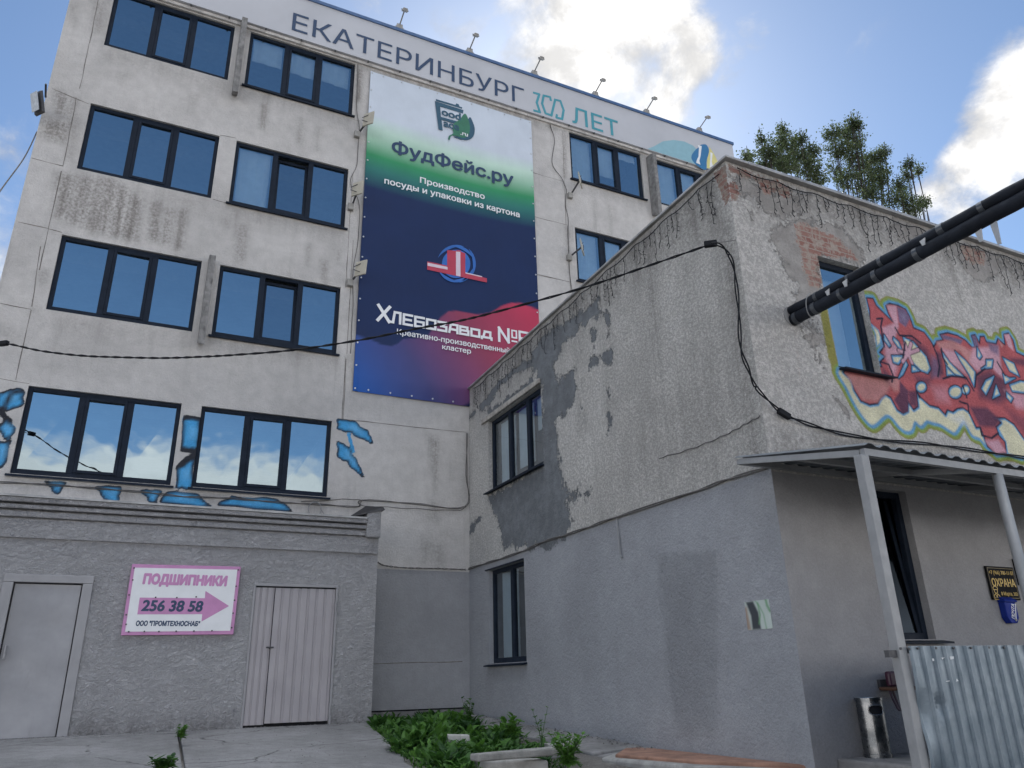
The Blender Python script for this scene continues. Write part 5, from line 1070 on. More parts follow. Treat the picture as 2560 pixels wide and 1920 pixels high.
def build_fence():
    yf = PY-.06; x0 = PX+.035; x1 = 9.2; zt = 1.75; zb = .62
    root = thing('sheet_fence', (x0, yf, zb), 'dented galvanised corrugated sheet railing between the canopy posts', 'fence')
    b = MB(); pit = .125; prof = []
    x = x0
    while x < x1: prof += [(x, 0), (x+.010, .02), (x+.020, .02), (x+.024, 0), (x+.075, .001)]; x += pit
    zs = np.linspace(zb, zt, 40)
    def dent(x, z): return .03*math.exp(-((x-x0-.02)**2/.006+(z-1.28)**2/.02))+.02*math.exp(-((x-x0-.22)**2/.002+(z-1.33)**2/.004))+.03*math.exp(-((x-x0-.08)**2/.01+(z-.8)**2/.02))
    for (xa, da), (xb, db) in zip(prof[:-1], prof[1:]):
        for za, zb_ in zip(zs[:-1], zs[1:]): b.quad([(xa, yf-da+dent(xa, za), za), (xb, yf-db+dent(xb, za), za), (xb, yf-db+dent(xb, zb_), zb_), (xa, yf-da+dent(xa, zb_), zb_)])
    m, t, bs = new_mat('galvanised_sheet'); c_ = t.node('ShaderNodeTexCoord').outputs['Object']
    t.put(bs.inputs['Base Color'], t.mix(t.ramp(t.noise(c_, 7, 6, .7), .35, .65), (.115, .15, .18), (.15, .185, .215))); bs.inputs['Metallic'].default_value = .45; t.put(bs.inputs['Roughness'], t.ramp(t.noise(t.mapping(c_, (6, 6, 1)), 4, 5), .3, .7, .32, .5))
    bp = t.node('ShaderNodeBump'); bp.inputs['Strength'].default_value = .25; bp.inputs['Distance'].default_value = .03; t.put(bp.inputs['Height'], t.noise(c_, 4, 3)); t.l.new(bp.outputs[0], bs.inputs['Normal'])
    b.build('sheet', m, root)
    b = MB(); b.box(x0, x1, yf+.034, yf+.07, zt-.05, zt-.01); b.box(x0, x1, yf+.034, yf+.07, zb+.1, zb+.14); b.build('rail', M_dark, root)
    PFc = Plane(1, yf-.001); Mk = mat('sticker_scrap', (.6, .62, .62), .6, var=.1)
    for q in ([(1485, 795), (1510, 790), (1512, 812), (1488, 815)], [(1555, 788), (1585, 785), (1565, 800)], [(1622, 780), (1656, 778), (1655, 798), (1628, 802)], [(1535, 972), (1556, 970), (1557, 990), (1538, 992)], [(1595, 972), (1622, 968), (1622, 974), (1596, 978)], [(1680, 955), (1692, 972), (1674, 975)]):
        b = MB(); b.prism(PFc, PFc.uvs(c9(*q)), .0, .003); b.build('sticker_scrap', Mk, root)
    sc0 = None
    for q in ((1232, 715), (1298, 718), (1368, 714), (1510, 712), (1582, 712), (1650, 712), (1788, 710), (1928, 708), (2048, 708)):
        u, v = PFc.uv(c9(*q))
        if sc0 is None: b = MB(); b.tube([PFc.xyz(u, v, 0), PFc.xyz(u, v, .012)], .009, 7); sc0 = b.build('screw', M_dark, root); s0 = (u, v)
        else: k = sc0.copy(); COL.objects.link(k); k.location = (u-s0[0], 0, v-s0[1])
    b = MB(); u, v = hit(*c9(1150, 757), 1, PY)[0], hit(*c9(1150, 757), 1, PY)[2]; b.box(u-.03, PX-.048, PY-.02, PY+.02, v-.025, v+.025); b.build('stub', M_dark, root)
build_fence()
def build_slab():
    b = MB(); R = random.Random(3); b.box(5.97, 12.5, PY+.06, YW-.003, .35, ZS); tag(b.build('entrance_slab', M_conc, None, bevel=.02), 'raised concrete landing under the canopy carrying the steel bin', 'slab')
build_slab()
def build_bin():
    q = hit(*c9(1012, 1568), 2, ZS); r = .118; cx, cy = q[0], q[1]+r
    cy = min(cy, YW-r-.03); k = (cy-r)/q[1]; 
    top = hit(*c9(930, 1105), 1, cy)[2]; print('bin', cx, cy, top); h = top-ZS
    root = thing('steel_bin', (cx, cy, ZS), 'brushed steel cylindrical litter bin with an oval opening against the wall', 'bin')
    Ms = mat('brushed_steel', (.32, .33, .34), .25, metal=.95, var=.2, scale=5)
    m, t, bs = new_mat('bin_steel'); c_ = t.node('ShaderNodeTexCoord').outputs['Object']; t.put(bs.inputs['Base Color'], t.mix(t.ramp(t.noise(c_, 8, 5), .35, .7), (.2, .21, .22), (.34, .34, .34))); bs.inputs['Metallic'].default_value = 1; t.put(bs.inputs['Roughness'], t.ramp(t.noise(c_, 14, 4), .3, .7, .2, .36))
    # shell as a grid with an oval hole facing the yard
    n, zs = 56, np.linspace(ZS+.03, top-.02, 34); b = MB(); hc, ha, zh = -1.95, .60, top-h*.205
    for i in range(n):
        for za, zb in zip(zs[:-1], zs[1:]):
            am, zm = 2*math.pi*(i+.5)/n, (za+zb)/2; da = (am-hc+math.pi) % (2*math.pi)-math.pi
            if (abs(da)/ha)**2.6+(abs(zm-zh)/(h*.085))**2.6 < 1: continue
            a0, a1 = 2*math.pi*i/n, 2*math.pi*(i+1)/n; f = lambda a, z: (cx+r*math.cos(a), cy+r*math.sin(a), z); b.quad([f(a0, za), f(a1, za), f(a1, zb), f(a0, zb)])
    b.build('shell', m, root, smooth=True)
    b = MB(); b.lathe(cx, cy, [(r*.93, ZS+.02), (r*.93, top-.03)], 32); b.build('liner', M_black, root, smooth=True)
    b = MB(); b.lathe(cx, cy, [(0, top-.028), (r*.85, top-.028), (r*.9, top), (r*1.045, top), (r*1.045, top-.024), (r, top-.026)], 40); b.build('rim', m, root, smooth=False)
    b = MB(); b.lathe(cx, cy, [(0, ZS+.001), (r*1.06, ZS+.001), (r*1.06, ZS+.03), (r, ZS+.034)], 40); b.build('foot', m, root)
    b = MB(); pts = []
    for k in range(33):
        a = 2*math.pi*k/32; aa = hc+ha*np.sign(math.cos(a))*abs(math.cos(a))**.77; z = zh+h*.085*np.sign(math.sin(a))*abs(math.sin(a))**.77; pts.append((cx+r*1.005*math.cos(aa), cy+r*1.005*math.sin(aa), z))
    b.tube(pts, .006, 6, cap=False); b.build('opening_trim', m, root, smooth=True)
build_bin()
def build_seat():
    d = YW-.14; g = lambda x, y_, k=0.0: Vector(hit(*c9(x, y_), 1, d-k))
    p = g(1170, 1030); root = thing('folding_seat', tuple(p), 'maroon folding seat hung on the wall, half hidden behind the front canopy post', 'seat')
    Mm = mat('maroon_vinyl', (.06, .018, .035), .4, var=.2); b = MB(); a, c_ = g(1142, 895), g(1240, 1015); b.box(a.x, c_.x+.12, d, d+.06, c_.z, a.z); b.build('backrest', Mm, root, bevel=.02)
    b = MB(); a, c_ = g(1128, 1018), g(1240, 1044); b.box(a.x, c_.x+.12, d-.1, d+.1, c_.z, a.z); b.build('seat', mat('brown_edge', (.12, .06, .035), .5, var=.2), root, bevel=.014)
    for x0, x1 in ((1150, 1225), (1175, 1240)):
        b = MB(); b.tube([g(x0, 1046), g(x0+20, 1100), g(x1-12, 1185), g(x1, 1200), g(x1+40, 1195)], .012, 8); b.build('leg', mat('plum_tube', (.09, .06, .08), .4, var=.2), root)
    b = MB(); b.box(g(1150, 1000).x, g(1240, 1000).x+.1, d+.102, YW-.002, g(1150, 1030).z, g(1150, 960).z); b.build('wall_bracket', M_dark, root)
build_seat()
def build_guard_sign():
    y = YW-.03; PS = Plane(1, y); u0, u1 = PS.uv(c9(1915, 62))[0], PS.uv(c9(2190, 338))[0]; u0 = (u0+PS.uv(c9(1960, 325))[0])/2; v1, v0 = PS.uv(c9(1915, 62))[1], PS.uv(c9(1960, 327))[1]
    root = thing('guard_sign', ((u0+u1)/2, y, v0), 'black plate with gold lettering ОХРАНА and a phone number by the canopy', 'sign')
    Mg = mat('gold_print', (.50, .33, .05), .45, var=.08); Mk = mat('black_plate', (.01, .01, .011), .7, var=.2, spec=.08)
    b = MB(); b.pbox(PS, u0, u1, v0, v1, -.02, 0); b.build('plate', Mk, root, bevel=.003)
    b = MB(); t = .006; i = .018
    for q in ((u0+i, u1-i, v0+i, v0+i+t), (u0+i, u1-i, v1-i-t, v1-i), (u0+i, u0+i+t, v0+i+t, v1-i-t), (u1-i-t, u1-i, v0+i+t, v1-i-t)): b.pbox(PS, *q, .0003, .002)
    b.build('border', mat('dim_gold', (.16, .12, .05), .5), root)
    W_, H = u1-u0, v1-v0; X = lambda f: u0+W_*f; Z = lambda f: v0+H*f
    text_mesh('lettering', '+7 (966) 700-11-07', PS, X(.07), X(.95), Z(.72), Z(.87), Mg, root, d=.0004, thick=.002, bold=.002)
    text_mesh('lettering', 'ОХРАНА', PS, X(.09), X(.94), Z(.39), Z(.64), Mg, root, d=.0004, thick=.002, bold=.022)
    text_mesh('lettering', '8 Марта, 203', PS, X(.34), X(.92), Z(.1), Z(.24), Mg, root, d=.0004, thick=.002, bold=.004)
    b = MB(); cx = X(.16); tk = .004
    pl = lambda pts, k=0: [b.prism(PS, [(p[0]+dx, p[1]+dz) for p, dx, dz in ((a, -n[0], -n[1]), (c_, -n[0], -n[1]), (c_, n[0], n[1]), (a, n[0], n[1]))], .0003, .0018+.0002*j) for j, (a, c_) in enumerate(zip(pts[:-1], pts[1:])) for n in [((c_[1]-a[1])/max(1e-6, math.dist(a, c_))*tk, -(c_[0]-a[0])/max(1e-6, math.dist(a, c_))*tk)]]
    zc = Z(.22); s = .05
    pl([(cx-s*.7, zc+s*.55), (cx-s*.8, zc+s*1.0), (cx, zc+s*1.35), (cx+s*.8, zc+s*1.0), (cx+s*.7, zc+s*.55), (cx-s*.7, zc+s*.55)]); pl([(cx-s*.55, zc+s*.5), (cx-s*.5, zc), (cx, zc-s*.35), (cx+s*.5, zc), (cx+s*.55, zc+s*.5)])
    pl([(cx-s*.3, zc-s*.35), (cx-s*.9, zc-s*.7), (cx-s, zc-s*1.6), (cx+s, zc-s*1.6), (cx+s*.9, zc-s*.7), (cx+s*.3, zc-s*.35)]); pl([(cx-s*.3, zc-s*.5), (cx, zc-s*1.1), (cx+s*.3, zc-s*.5)]); b.build('guard_icon', Mg, root)
    x, z = hit(*c9(2200, 90), 1, y)[0], hit(*c9(2200, 90), 1, y)[2]
    b = MB(); b.box(u1+.06, u1+.5, YW-.05, YW-.002, z-.18, z+.12); tag(b.build('notice_plate', Mk, None, bevel=.005), 'dark plate at the right picture edge beside the gold lettered sign', 'plate')
build_guard_sign()
def build_mailbox():
    y = YW-.075; PS = Plane(1, y); a, c_ = PS.uv(c9(2050, 325)), PS.uv(c9(2187, 515)); u0, u1, v1, v0 = a[0], c_[0], a[1], c_[1]
    root = thing('mailbox', ((u0+u1)/2, YW-.1, v0), 'blue wall mailbox lettered ПОЧТА hanging under the gold lettered sign', 'mailbox')
    Mb = mat('mailbox_blue', (.012, .03, .22), .6, var=.12, spec=.12); b = MB(); k = .05
    b.prism(PS, [(u0, v0+k*1.2), (u0+k, v0), (u1-k, v0), (u1, v0+k*1.2), (u1, v1-.03), (u0, v1-.03)], -.07, 0); b.build('body', Mb, root, bevel=.008)
    b = MB(); b.hexa([(u0-.01, y-.02, v1-.029), (u1+.01, y-.02, v1-.029), (u1+.01, YW-.003, v1-.029), (u0-.01, YW-.003, v1-.029)], [(u0-.01, y-.01, v1-.005), (u1+.01, y-.01, v1-.005), (u1+.01, YW-.003, v1+.045), (u0-.01, YW-.003, v1+.045)]); b.build('lid', Mb, root, bevel=.006)
    um, vm = (u0+u1)/2+.01, (v0+v1)/2; text_mesh('lettering', 'ПОЧТА', PS, um-.085, um+.085, vm-.026, vm+.026, M_white, root, d=.001, thick=.003, bold=.02, rot=math.radians(72), shear=.15)
    b = MB(); aa = math.radians(72); dx, dz = math.cos(aa), math.sin(aa); o = np.array([um+.045, vm-.012]); n = np.array([dz, -dx])*.006; e = np.array([dx, dz])*.1; b.prism(PS, [tuple(o-e-n), tuple(o+e-n), tuple(o+e+n), tuple(o-e+n)], .001, .004); b.build('underline', M_white, root)
    b = MB(); q = (u0+(u1-u0)*.62, v0+.035); b.tube([PS.xyz(*q, 0), PS.xyz(*q, .012)], .012, 10); b.build('lock', M_lampm, root)
build_mailbox()
def build_poster():
    us = P2.uvs(c9((5, 350), (200, 345), (226, 555), (10, 568))); u0 = us[0][0]; u1 = us[1][0]; v0, v1 = us[2][1], us[0][1]
    def paint(C):
        C.rgba[:] = [*s2l(176, 186, 180), 1]; g = s2l(92, 140, 96); k = s2l(62, 66, 70); U = lambda p: [(u0+(u1-u0)*a, v0+(v1-v0)*b) for a, b in p]
        C.fill(U([(.06, 1), (.36, 1), (.52, .6), (.55, 0), (.2, 0), (.2, .5)]), k, .012); C.fill(U([(-.1, .9), (.08, .8), (.15, .0), (-.1, 0)]), s2l(150, 132, 118), .02); C.stroke(U([(.45, 1), (.6, .8), (.72, .5), (.76, 0)]), g, .004, .012); C.stroke(U([(.88, 1), (.9, .8), (.98, .6)]), g, .012, .014); C.stroke(U([(.54, .9), (.58, .5), (.5, .2)]), g, .008, .012)
    o = wall_grid('torn_poster', P2, np.linspace(u0, u1, 34), np.linspace(v0, v1, 30), [], painted('poster_print', .8), None, paint, d=.004); tag(o, 'small torn green and grey poster pasted on the grey side wall', 'poster')
    md = o.modifiers.new('solid', 'SOLIDIFY'); md.thickness = .002
build_poster()
# ------------------------------------------------------------------ ground level: aprons, slabs, stones, weeds
def rough_block(name, ring, z0, z1, m, lab, cat, jit=.015, bevel=.012, seed=1, group=None, top=None):
    R = random.Random(seed); n = len(ring); J = lambda: R.uniform(-jit, jit)
    zt = top or [z1]*n; b = MB(); b.hexa([(x, y, z0) for x, y in ring], [(x+J(), y+J(), z+J()*.6) for (x, y), z in zip(ring, zt)]); return tag(b.build(name, m, None, bevel=bevel), lab, cat, group)
def concrete_floor(name, base):
    m, t, bs = new_mat(name); c = t.node('ShaderNodeTexCoord').outputs['Object']
    n1 = t.noise(c, .9, 7, .65); n2 = t.noise(c, 7, 7, .7); n3 = t.noise(c, 60, 3)
    col = t.mix(1.0, base, t.math('MULTIPLY', t.ramp(n1, .3, .7, .78, 1.12), t.math('MULTIPLY', t.ramp(n2, .3, .7, .85, 1.1), t.ramp(n3, .3, .7, .88, 1.1))), 'MULTIPLY')
    vo = t.node('ShaderNodeTexVoronoi', feature='DISTANCE_TO_EDGE'); q = t.node('ShaderNodeTexNoise'); t.put(q.inputs['Vector'], c); q.inputs['Scale'].default_value = 3; q.inputs['Detail'].default_value = 6
    t.put(vo.inputs['Vector'], t.mix(.22, c, q.outputs['Color'])); vo.inputs['Scale'].default_value = .75
    cr = t.math('MULTIPLY', t.ramp(vo.outputs['Distance'], .012, .0), t.ramp(t.noise(c, 1.3, 3), .42, .55))
    col = t.mix(t.math('MULTIPLY', cr, .8), col, tuple(.25*x for x in base)); col = t.mix(t.math('MULTIPLY', t.ramp(n2, .56, .7), .35), col, tuple(.55*x for x in base))
    t.put(bs.inputs['Base Color'], col); bs.inputs['Roughness'].default_value = .93; bs.inputs['Specular IOR Level'].default_value = .25
    bp = t.node('ShaderNodeBump'); bp.inputs['Strength'].default_value = .7; bp.inputs['Distance'].default_value = .03; t.put(bp.inputs['Height'], t.math('SUBTRACT', t.math('ADD', n2, t.math('MULTIPLY', n3, .4)), cr)); t.l.new(bp.outputs[0], bs.inputs['Normal'])
    return m
M_apron = concrete_floor('apron_concrete', (.215, .212, .212))
def zr(y): return 1.0-.058*(YA-y)
def on_ramp(p):
    d = ray(*p); lo_, hi_ = 6.0, 13.0                      # walk the ray down to the sloping apron
    t = ((1.0-.058*YA)-EYE[2])/(d[2]-.058*d[1]); return EYE+d*t
def build_aprons():
    e = [on_ramp(q) for q in (c6(180, 1385), c6(300, 1495), c6(390, 1575), c6(400, 1625), c6(460, 1659), (1090, 1990))]; print('ramp edge', [tuple(np.round(x, 2)) for x in e])
    s = [on_ramp(q) for q in (c3(1100, 1440), c3(1115, 1500), c3(1130, 1600), c3(1140, 1659), (480, 1990))]
    ring = [(x[0], x[1]) for x in s]+[(x[0], x[1]) for x in e[::-1]]
    ring[0] = (ring[0][0], YA-.003); ring[-1] = (ring[-1][0], YA-.003)
    b = MB(); 
    def col(ring, dz): b.hexa([(x, y, .2) for x, y in ring], [(x, y, zr(y)+dz) for x, y in ring])
    col(ring, 0.0); tag(b.build('concrete_ramp', M_apron, None, bevel=.012), 'worn concrete apron sloping from the ribbed shed door, its edge against the weeds', 'ramp')
    b = MB(); sx = [(x[0]-.03, x[1]) for x in s]; sx[0] = (sx[0][0], YA-.003)
    zl = 1.0
    A = [(-6.5, YA-.003), (sx[0][0], YA-.003), (sx[0][0], YA-.30), (-6.5, YA-.42)]
    b.hexa([(x, y, .2) for x, y in A], [(x, y, 1.0) for x, y in A]); B = [(-6.5, YA-.423), (sx[0][0], YA-.303), (sx[3][0], 9.2), (-6.5, 8.6)]
    b.hexa([(x, y, .1) for x, y in B], [(-6.5, YA-.423, .985), (sx[0][0], YA-.303, .985), (sx[3][0], 9.2, gz(9.2)+.03), (-6.5, 8.6, gz(8.6)+.03)]); tag(b.build('concrete_ledge', M_apron, None, bevel=.015), 'pale concrete ledge with a cracked top below the flush shed door', 'ledge')
build_aprons()
def gp(p, z): h = hit(p[0], p[1], 2, z); return (h[0], h[1])
M_pale = mat('pale_limestone', (.28, .275, .26), .9, var=.25, scale=6, bump=.6, dirt=.4)
M_brickslab = mat('brick_red_screed', (.27, .15, .105), .9, var=.3, scale=4, bump=.6, dirt=.45)
def build_rubble():
    # narrow pavement along the long wall
    b = MB(); y = 13.45; R = random.Random(9)
    while y > 7.9:
        L = R.uniform(.9, 1.3); w = R.uniform(.55, .75); a = gz(y)+.02; b.hexa([(XW-w, y-L+.02, .3), (XW-.002, y-L+.02, .3), (XW-.002, y, .3), (XW-w+R.uniform(-.04, .04), y, .3)], [(XW-w, y-L+.02, gz(y-L)+R.uniform(.01, .05)), (XW-.002, y-L+.02, gz(y-L)+.07), (XW-.002, y, gz(y)+.07), (XW-w, y, a+R.uniform(-.01, .02))]); y -= L
    tag(b.build('wall_apron', M_conc, None, bevel=.02), 'broken concrete strip along the foot of the long side wall', 'pavement', kind='structure')
    z = .80; ring = [gp(c6(1690, 1572), z), gp(c6(2212, 1612), z), (5.69, 5.75), (5.69, gp(c6(2000, 1508), z)[1]), gp(c6(1860, 1512), z)]
    ring = [(min(x, 5.69), y) for x, y in ring]; print('slab', ring)
    rough_block('paved_slab', ring, .4, z, M_brickslab, 'low slab with a brick red top and pale broken edge at the side wall foot', 'slab', .01, .015, 4)
    r2 = [(x-.06, y-.07) for x, y in ring]; b = MB(); b.hexa([(x, y, .35) for x, y in [(ring[0][0]-.12, ring[0][1]+.1), (ring[1][0]-.1, ring[1][1]-.2), (5.68, 5.5), (5.68, ring[3][1]+.15)]], [(x, y, .765) for x, y in [(ring[0][0]-.12, ring[0][1]+.1), (ring[1][0]-.1, ring[1][1]-.2), (5.68, 5.5), (5.68, ring[3][1]+.15)]]); tag(b.build('slab_footing', M_pale, None, bevel=.03), 'pale concrete footing showing around the brick red slab', 'footing')
    z = .95; a, c_ = gp(c6(850, 1575), z), gp(c6(1420, 1530), z); d = np.array(c_)-np.array(a); d = d/np.linalg.norm(d); n = np.array([-d[1], d[0]]); n = n if n[1] > 0 else -n; w = .17
    ring = [a, c_, tuple(np.array(c_)+n*w), tuple(np.array(a)+n*w)]; print('kerb', ring)
    rough_block('kerb_stone', ring, z-.065, z, mat('kerb_concrete', (.23, .225, .21), .9, var=.3, scale=5, bump=.7, dirt=.5), 'long pale kerb stone lying across the weeds', 'kerb stone', .012, .015, 5)
    z = .85; a, c_ = gp(c6(890, 1612), z), gp(c6(1280, 1612), z); ring = [a, c_, (c_[0]+.05, c_[1]+.25), (a[0], a[1]+.3)]; rough_block('broken_block', ring, .5, z, M_pale, 'pale broken block under the left end of the kerb stone', 'stone', .02, .02, 6)
    z = .985; a, c_ = gp(c6(662, 1452), z), gp(c6(805, 1450), z); ring = [a, c_, (c_[0]-.02, c_[1]+.2), (a[0]+.03, a[1]+.22)]; rough_block('white_block', ring, .84, z, mat('white_stone', (.40, .39, .37), .9, var=.2, scale=8, bump=.6, dirt=.35), 'small whitish concrete block standing among the weeds', 'stone', .02, .015, 7)
    z = .965; a, c_ = gp(c6(1290, 1495), z), gp(c6(1410, 1493), z); ring = [a, ((a[0]+c_[0])/2, a[1]-.06), c_, (c_[0], c_[1]+.15), (a[0]+.05, a[1]+.17)]; rough_block('broken_stone', ring, .8, z, M_pale, 'jagged grey stone behind the right end of the kerb stone', 'stone', .035, .01, 8, top=[z, z-.08, z+.03, z-.04, z-.01])
build_rubble()
def leaf_mat(name, a, b_, rough=.6):
    m, t, bs = new_mat(name); c_ = t.node('ShaderNodeTexCoord').outputs['Object']; at = t.attr('tone').outputs['Fac']
    t.put(bs.inputs['Base Color'], t.mix(at, a, b_)); bs.inputs['Roughness'].default_value = rough; bs.inputs['Specular IOR Level'].default_value = .3
    tr = t.node('ShaderNodeBsdfTranslucent'); t.put(tr.inputs[0], t.mix(at, tuple(1.3*x for x in a), tuple(1.3*x for x in b_))); mx = t.node('ShaderNodeMixShader'); mx.inputs[0].default_value = .3
    o = [n for n in t.n if n.type == 'OUTPUT_MATERIAL'][0]; t.l.new(bs.outputs[0], mx.inputs[1]); t.l.new(tr.outputs[0], mx.inputs[2]); t.l.new(mx.outputs[0], o.inputs[0])
    return m
def leaves_object(name, V, F, tones, m, parent=None):
    me = bpy.data.meshes.new(name); me.from_pydata(V, [], F); me.materials.append(m); at = me.attributes.new('tone', 'FLOAT', 'POINT'); at.data.foreach_set('value', np.array(tones, np.float32)); me.update()
    return link(bpy.data.objects.new(name, me), parent)
M_weed = leaf_mat('weed_green', (.016, .055, .012), (.085, .20, .03))
def add_leaf(V, F, T, p, d, L, w, up, tone, R):
    d = d.normalized(); s = d.cross(up); s = s.normalized() if s.length > 1e-4 else d.orthogonal().normalized(); nn = s.cross(d); b = len(V)
    V += [tuple(p), tuple(p+d*L*.45+s*w*.5+nn*L*.1), tuple(p+d*L*.5+nn*L*.16), tuple(p+d*L*.45-s*w*.5+nn*L*.1), tuple(p+d*L*.8+s*w*.3+nn*L*.02), tuple(p+d*L*.8-s*w*.3+nn*L*.02), tuple(p+d*L-nn*L*.1)]
    F += [(b, b+1, b+2), (b, b+2, b+3), (b+1, b+4, b+6, b+2), (b+2, b+6, b+5, b+3)]; T += [tone]*7
def build_weeds():
    R = random.Random(21); V, F, T = [], [], []; up = Vector((0, 0, 1))
    edge = lambda y: float(np.interp(y, [7.5, 9.0, 11.0, 12.6], [2.75, 2.95, 3.3, 3.62]))
    right = lambda y: float(np.interp(y, [7.5, 9.0, 10.5, 12.0, 13.6], [4.3, 4.55, 4.75, 5.0, 5.35]))
    n = 0
    clumps = [(R.uniform(0, 1), R.uniform(7.6, 13.55), R.random()) for _ in range(300)]
    for (f, y, q) in clumps:
        xa, xb = (edge(y) if y < 12.6 else 3.68), right(y)
        x = xa+(xb-xa)*f; h = R.uniform(.06, .17)*(.55 if y > 11.6 else .9)*(.55+.75*q); k = R.randint(22, 46); wide = R.random() < .4; tb = R.uniform(0, .75)
        for i in range(k):
            a = R.uniform(0, 6.283); rr = abs(R.gauss(0, .13)); xx, yy = x+rr*math.cos(a), y+rr*math.sin(a)
            if xx < (edge(yy) if yy < 12.58 else 3.66)-.03 or xx > 5.6 or yy > 13.53: continue
            z = gz(yy)+R.random()*h; el = R.uniform(.15, 1.2); d = Vector((math.cos(a)*math.cos(el), math.sin(a)*math.cos(el), math.sin(el)))
            L = R.uniform(.06, .17)*(.6+.7*q) if wide else R.uniform(.03, .09); add_leaf(V, F, T, Vector((xx, yy, z)), d, L, L*(R.uniform(.35, .6) if wide else R.uniform(.2, .45)), up, min(1, max(0, tb+R.uniform(-.25, .3))), R)
    for i in range(3500):                         # short ground cover between the clumps
        y = R.uniform(7.5, 13.55); xa = edge(y) if y < 12.6 else 3.68; x = R.uniform(xa, right(y)+.15); a = R.uniform(0, 6.283); el = R.uniform(.3, 1.4); L = R.uniform(.03, .07)
        add_leaf(V, F, T, Vector((x, y, gz(y)+R.random()*.03)), Vector((math.cos(a)*math.cos(el), math.sin(a)*math.cos(el), math.sin(el))), L, L*.3, up, R.random(), R)
    tag(leaves_object('weeds', V, F, T, M_weed), 'dense green weeds filling the yard corner between ramp and side wall', 'weeds', kind='stuff')
build_weeds()
def weed_plant(base, h, nst, lab, seed, spread=.5, leafL=.09, tone=.5):
    R = random.Random(seed); root = thing('weed_plant', base, lab, 'plant'); b = MB(); V, F, T = [], [], []; up = Vector((0, 0, 1)); B = Vector(base)
    for s in range(nst):
        a = 6.283*s/nst+R.random(); hh = h*R.uniform(.6, 1.0); pts = [B]
        for k in range(1, 6): pts.append(B+Vector((math.cos(a)*spread*hh*(k/5)**1.5, math.sin(a)*spread*hh*(k/5)**1.5, hh*k/5)))
        b.tube(pts, [.006*(1-.13*k) for k in range(6)], 5)
        for k in range(1, 6):
            for _ in range(3):
                aa = R.uniform(0, 6.283); el = R.uniform(-.1, .9); add_leaf(V, F, T, pts[k], Vector((math.cos(aa)*math.cos(el), math.sin(aa)*math.cos(el), math.sin(el))), leafL*R.uniform(.6, 1.2)*(1.2-.12*k), leafL*.38, up, min(1, max(0, tone+R.uniform(-.3, .3))), R)
    b.build('stem', mat('weed_stem', (.05, .10, .03), .7), root); leaves_object('foliage', V, F, T, M_weed, root)
def wp(p, z): h = hit(p[0], p[1], 2, z); return (h[0], h[1], z)
weed_plant(wp(c6(1240, 1525), .87), .42, 3, 'tall leggy weed standing behind the kerb stone', 1, .25, .07, .5)
weed_plant(wp(c6(1050, 1480), .9), .24, 7, 'broad leaved weed clump left of the tall leggy weed', 2, .7, .15, .75)
weed_plant(wp(c6(1400, 1670), .80), .30, 22, 'bushy bright weed at the right end of the kerb stone', 3, .6, .1, .7)
weed_plant(wp(c6(790, 1395), .95), .38, 6, 'upright weed against the corner of factory and side wall', 4, .3, .1, .4)
weed_plant(wp(c3(1110, 1490), .97), .17, 8, 'dry yellowish weed tuft in the crack between ledge and ramp', 5, .35, .08, .85)
weed_plant(wp(c3(1000, 1690), .80), .13, 10, 'low jagged leaved weed at the bottom picture edge below the ledge', 6, .9, .13, .25)
weed_plant(wp(c6(1400, 1560), .84), .16, 5, 'small weed sprouting beside the jagged stone', 7, .6, .08, .55)
